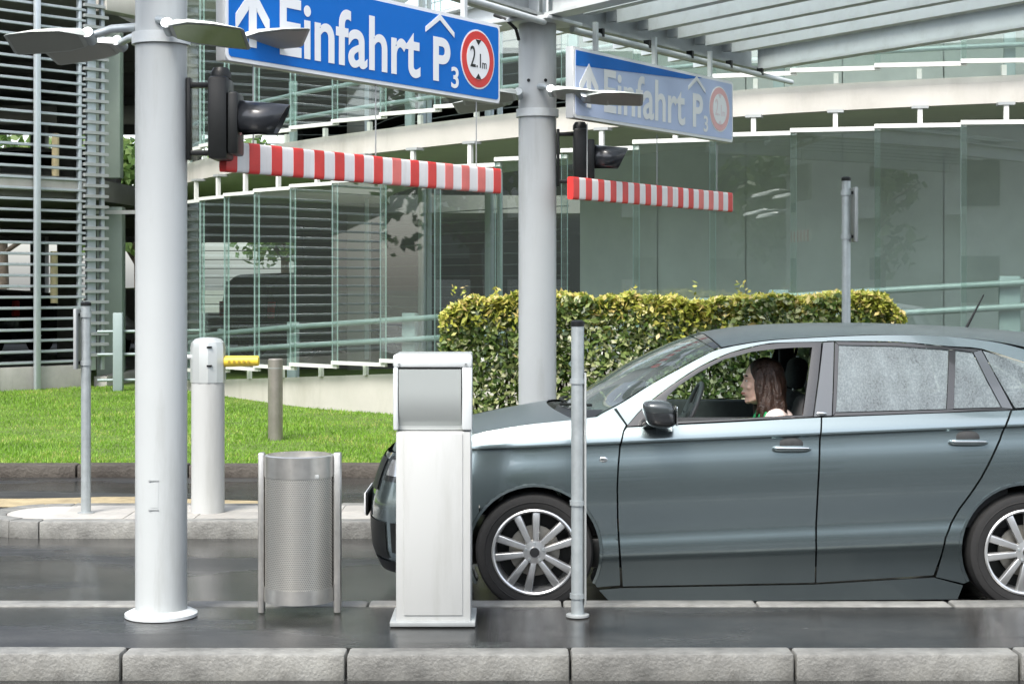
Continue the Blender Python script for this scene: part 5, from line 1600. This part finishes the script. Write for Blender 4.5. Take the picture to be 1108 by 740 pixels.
# neck, trunk, arms, legs
caps(q, [(hx + .02, hy, hz - .05), (hx + .055, hy, hz - .17)], [.052, .056])
caps(q, [(hx + .06, hy - .13, hz - .20), (hx + .06, hy + .13, hz - .20)], [.058, .058])
caps(q, [(hx + .07, hy, hz - .25), (hx + .09, hy, hz - .42), (hx + .10, hy, hz - .58)], [.125, .115, .13])
for s in (-1, 1):
    caps(q, [(hx + .05, hy + s * .155, hz - .205), (hx + .0, hy + s * .19, hz - .43), (hx - .20, hy + s * .16, hz - .345), (hx - .25, hy + s * .155, hz - .325)], [.050, .040, .028, .026])
    # hand on the wheel rim
    hp = Vector((hx - .285, hy + s * .155, hz - .305))
    caps(q, [(hx - .25, hy + s * .155, hz - .325), hp], [.030, .032])
    for k in range(4):
        b0 = hp + Vector((-.014, s * (-.028 + .018 * k), .018))
        caps(q, [b0, b0 + Vector((-.03, 0, .018)), b0 + Vector((-.045, 0, -.006)), b0 + Vector((-.034, 0, -.026))], [.0095, .009, .0085, .008], 8)
    caps(q, [hp + Vector((.0, -s * .03, .008)), hp + Vector((-.02, -s * .048, .02)), hp + Vector((-.036, -s * .05, .008))], [.012, .0105, .009], 8)
    caps(q, [(hx + .08, hy + s * .09, hz - .60), (hx - .33, hy + s * .12, hz - .565), (hx - .66, hy + s * .11, hz - .80)], [.085, .062, .042])
    caps(q, [(hx - .66, hy + s * .11, hz - .80), (hx - .80, hy + s * .11, hz - .80)], [.042, .032])
body = remeshed('body', q, M_skin, per, .0055, 2)
# eyes, brows, lips as small coloured pieces
for s in (-1, 1):
    q = MB(); ell(q, (hx - .0815, hy + s * .030, hz + .012), (.0065, .010, .005), 10); q.v = [tuple(Vector(p) - po) for p in q.v]; e_ = q.build('eye', mat('eye', (.75, .73, .70), .2), per, smooth=60)
    q = MB(); ell(q, (hx - .0862, hy + s * .030, hz + .012), (.0025, .0055, .0052), 8); q.v = [tuple(Vector(p) - po) for p in q.v]; q.build('iris', mat('iris', (.04, .02, .012), .2), e_, smooth=60)
    q = MB(); caps(q, [(hx - .089, hy + s * .014, hz + .036), (hx - .086, hy + s * .034, hz + .041), (hx - .074, hy + s * .05, hz + .036)], [.0035, .0045, .003], 8); q.v = [tuple(Vector(p) - po) for p in q.v]; q.build('eyebrow', mat('brow', (.035, .018, .01), .8), per, smooth=60)
q = MB(); caps(q, [(hx - .0905, hy - .020, hz - .0565), (hx - .1015, hy, hz - .058), (hx - .0905, hy + .020, hz - .0565)], [.0045, .0065, .0045], 8); q.v = [tuple(Vector(p) - po) for p in q.v]; q.build('lips', mat('lips', (.48, .13, .11), .4), per, smooth=60)
# hair: cap plus long wavy locks falling behind and over the shoulder
q = MB()
ell(q, (hx + .028, hy, hz + .045), (.105, .092, .098))
ell(q, (hx + .055, hy, hz - .01), (.090, .090, .10))
for k in range(90):
    s = random.choice((-1, 1)); f = random.random()
    st = Vector((hx - .03 + .10 * f, hy + s * random.uniform(.055, .085), hz + random.uniform(.02, .09)))
    ph = random.uniform(0, 6.28); pts_ = [st]; ln = random.uniform(.24, .31) if f > .15 else random.uniform(.20, .27)
    for j in range(1, 7):
        t = j / 6
        pts_.append(Vector((st.x + (.015 + .055 * f) * t + .012 * math.sin(ph + 5 * t) - (.015 * t if f < .3 else 0), st.y + s * .022 * math.sin(math.pi * t) + .010 * math.cos(ph + 5 * t), st.z - ln * t)))
    caps(q, pts_, [.010, .012, .012, .012, .010, .008, .005], 6)
for k in range(14):
    st = Vector((hx + .115, hy + random.uniform(-.06, .06), hz + random.uniform(-.02, .06))); ph = random.uniform(0, 6)
    pts_ = [st + Vector((.012 * math.sin(ph + 4 * j / 5) + .01 * j / 5, .01 * math.cos(ph + 4 * j / 5), -.26 * j / 5)) for j in range(6)]
    caps(q, pts_, [.016, .018, .018, .015, .012, .006], 7)
hair = remeshed('hair', q, mat('brown_hair', (.018, .009, .006), .42, col2=(.05, .025, .015), scale=40, bump=.5, bscale=120), per, .006, 5)
# clothes
q = MB()
caps(q, [(hx + .068, hy, hz - .255), (hx + .088, hy, hz - .42), (hx + .10, hy, hz - .56)], [.131, .121, .135])
caps(q, [(hx + .03, hy - .06, hz - .185), (hx + .03, hy + .06, hz - .185)], [.06, .06])
remeshed('green_top', q, mat('green_fabric', (.012, .26, .085), .8, var=.1, scale=40), per, .007, 2)
q = MB()
for s in (-1, 1):
    caps(q, [(hx + .085, hy + s * .06, hz - .185), (hx + .062, hy + s * .150, hz - .200), (hx + .012, hy + s * .195, hz - .43), (hx - .16, hy + s * .168, hz - .362)], [.055, .066, .053, .040])
    caps(q, [(hx + .10, hy + s * .085, hz - .25), (hx + .12, hy + s * .085, hz - .55)], [.085, .085])
ell(q, (hx + .12, hy, hz - .30), (.09, .13, .16))
remeshed('jacket', q, mat('pale_jacket', (.70, .58, .54), .85, var=.05, scale=30), per, .007, 2)
q = MB()
for s in (-1, 1):
    caps(q, [(hx + .09, hy + s * .09, hz - .60), (hx - .33, hy + s * .12, hz - .562), (hx - .655, hy + s * .11, hz - .795)], [.094, .070, .050])
remeshed('trousers', q, mat('dark_denim', (.02, .03, .06), .9), per, .008, 2)
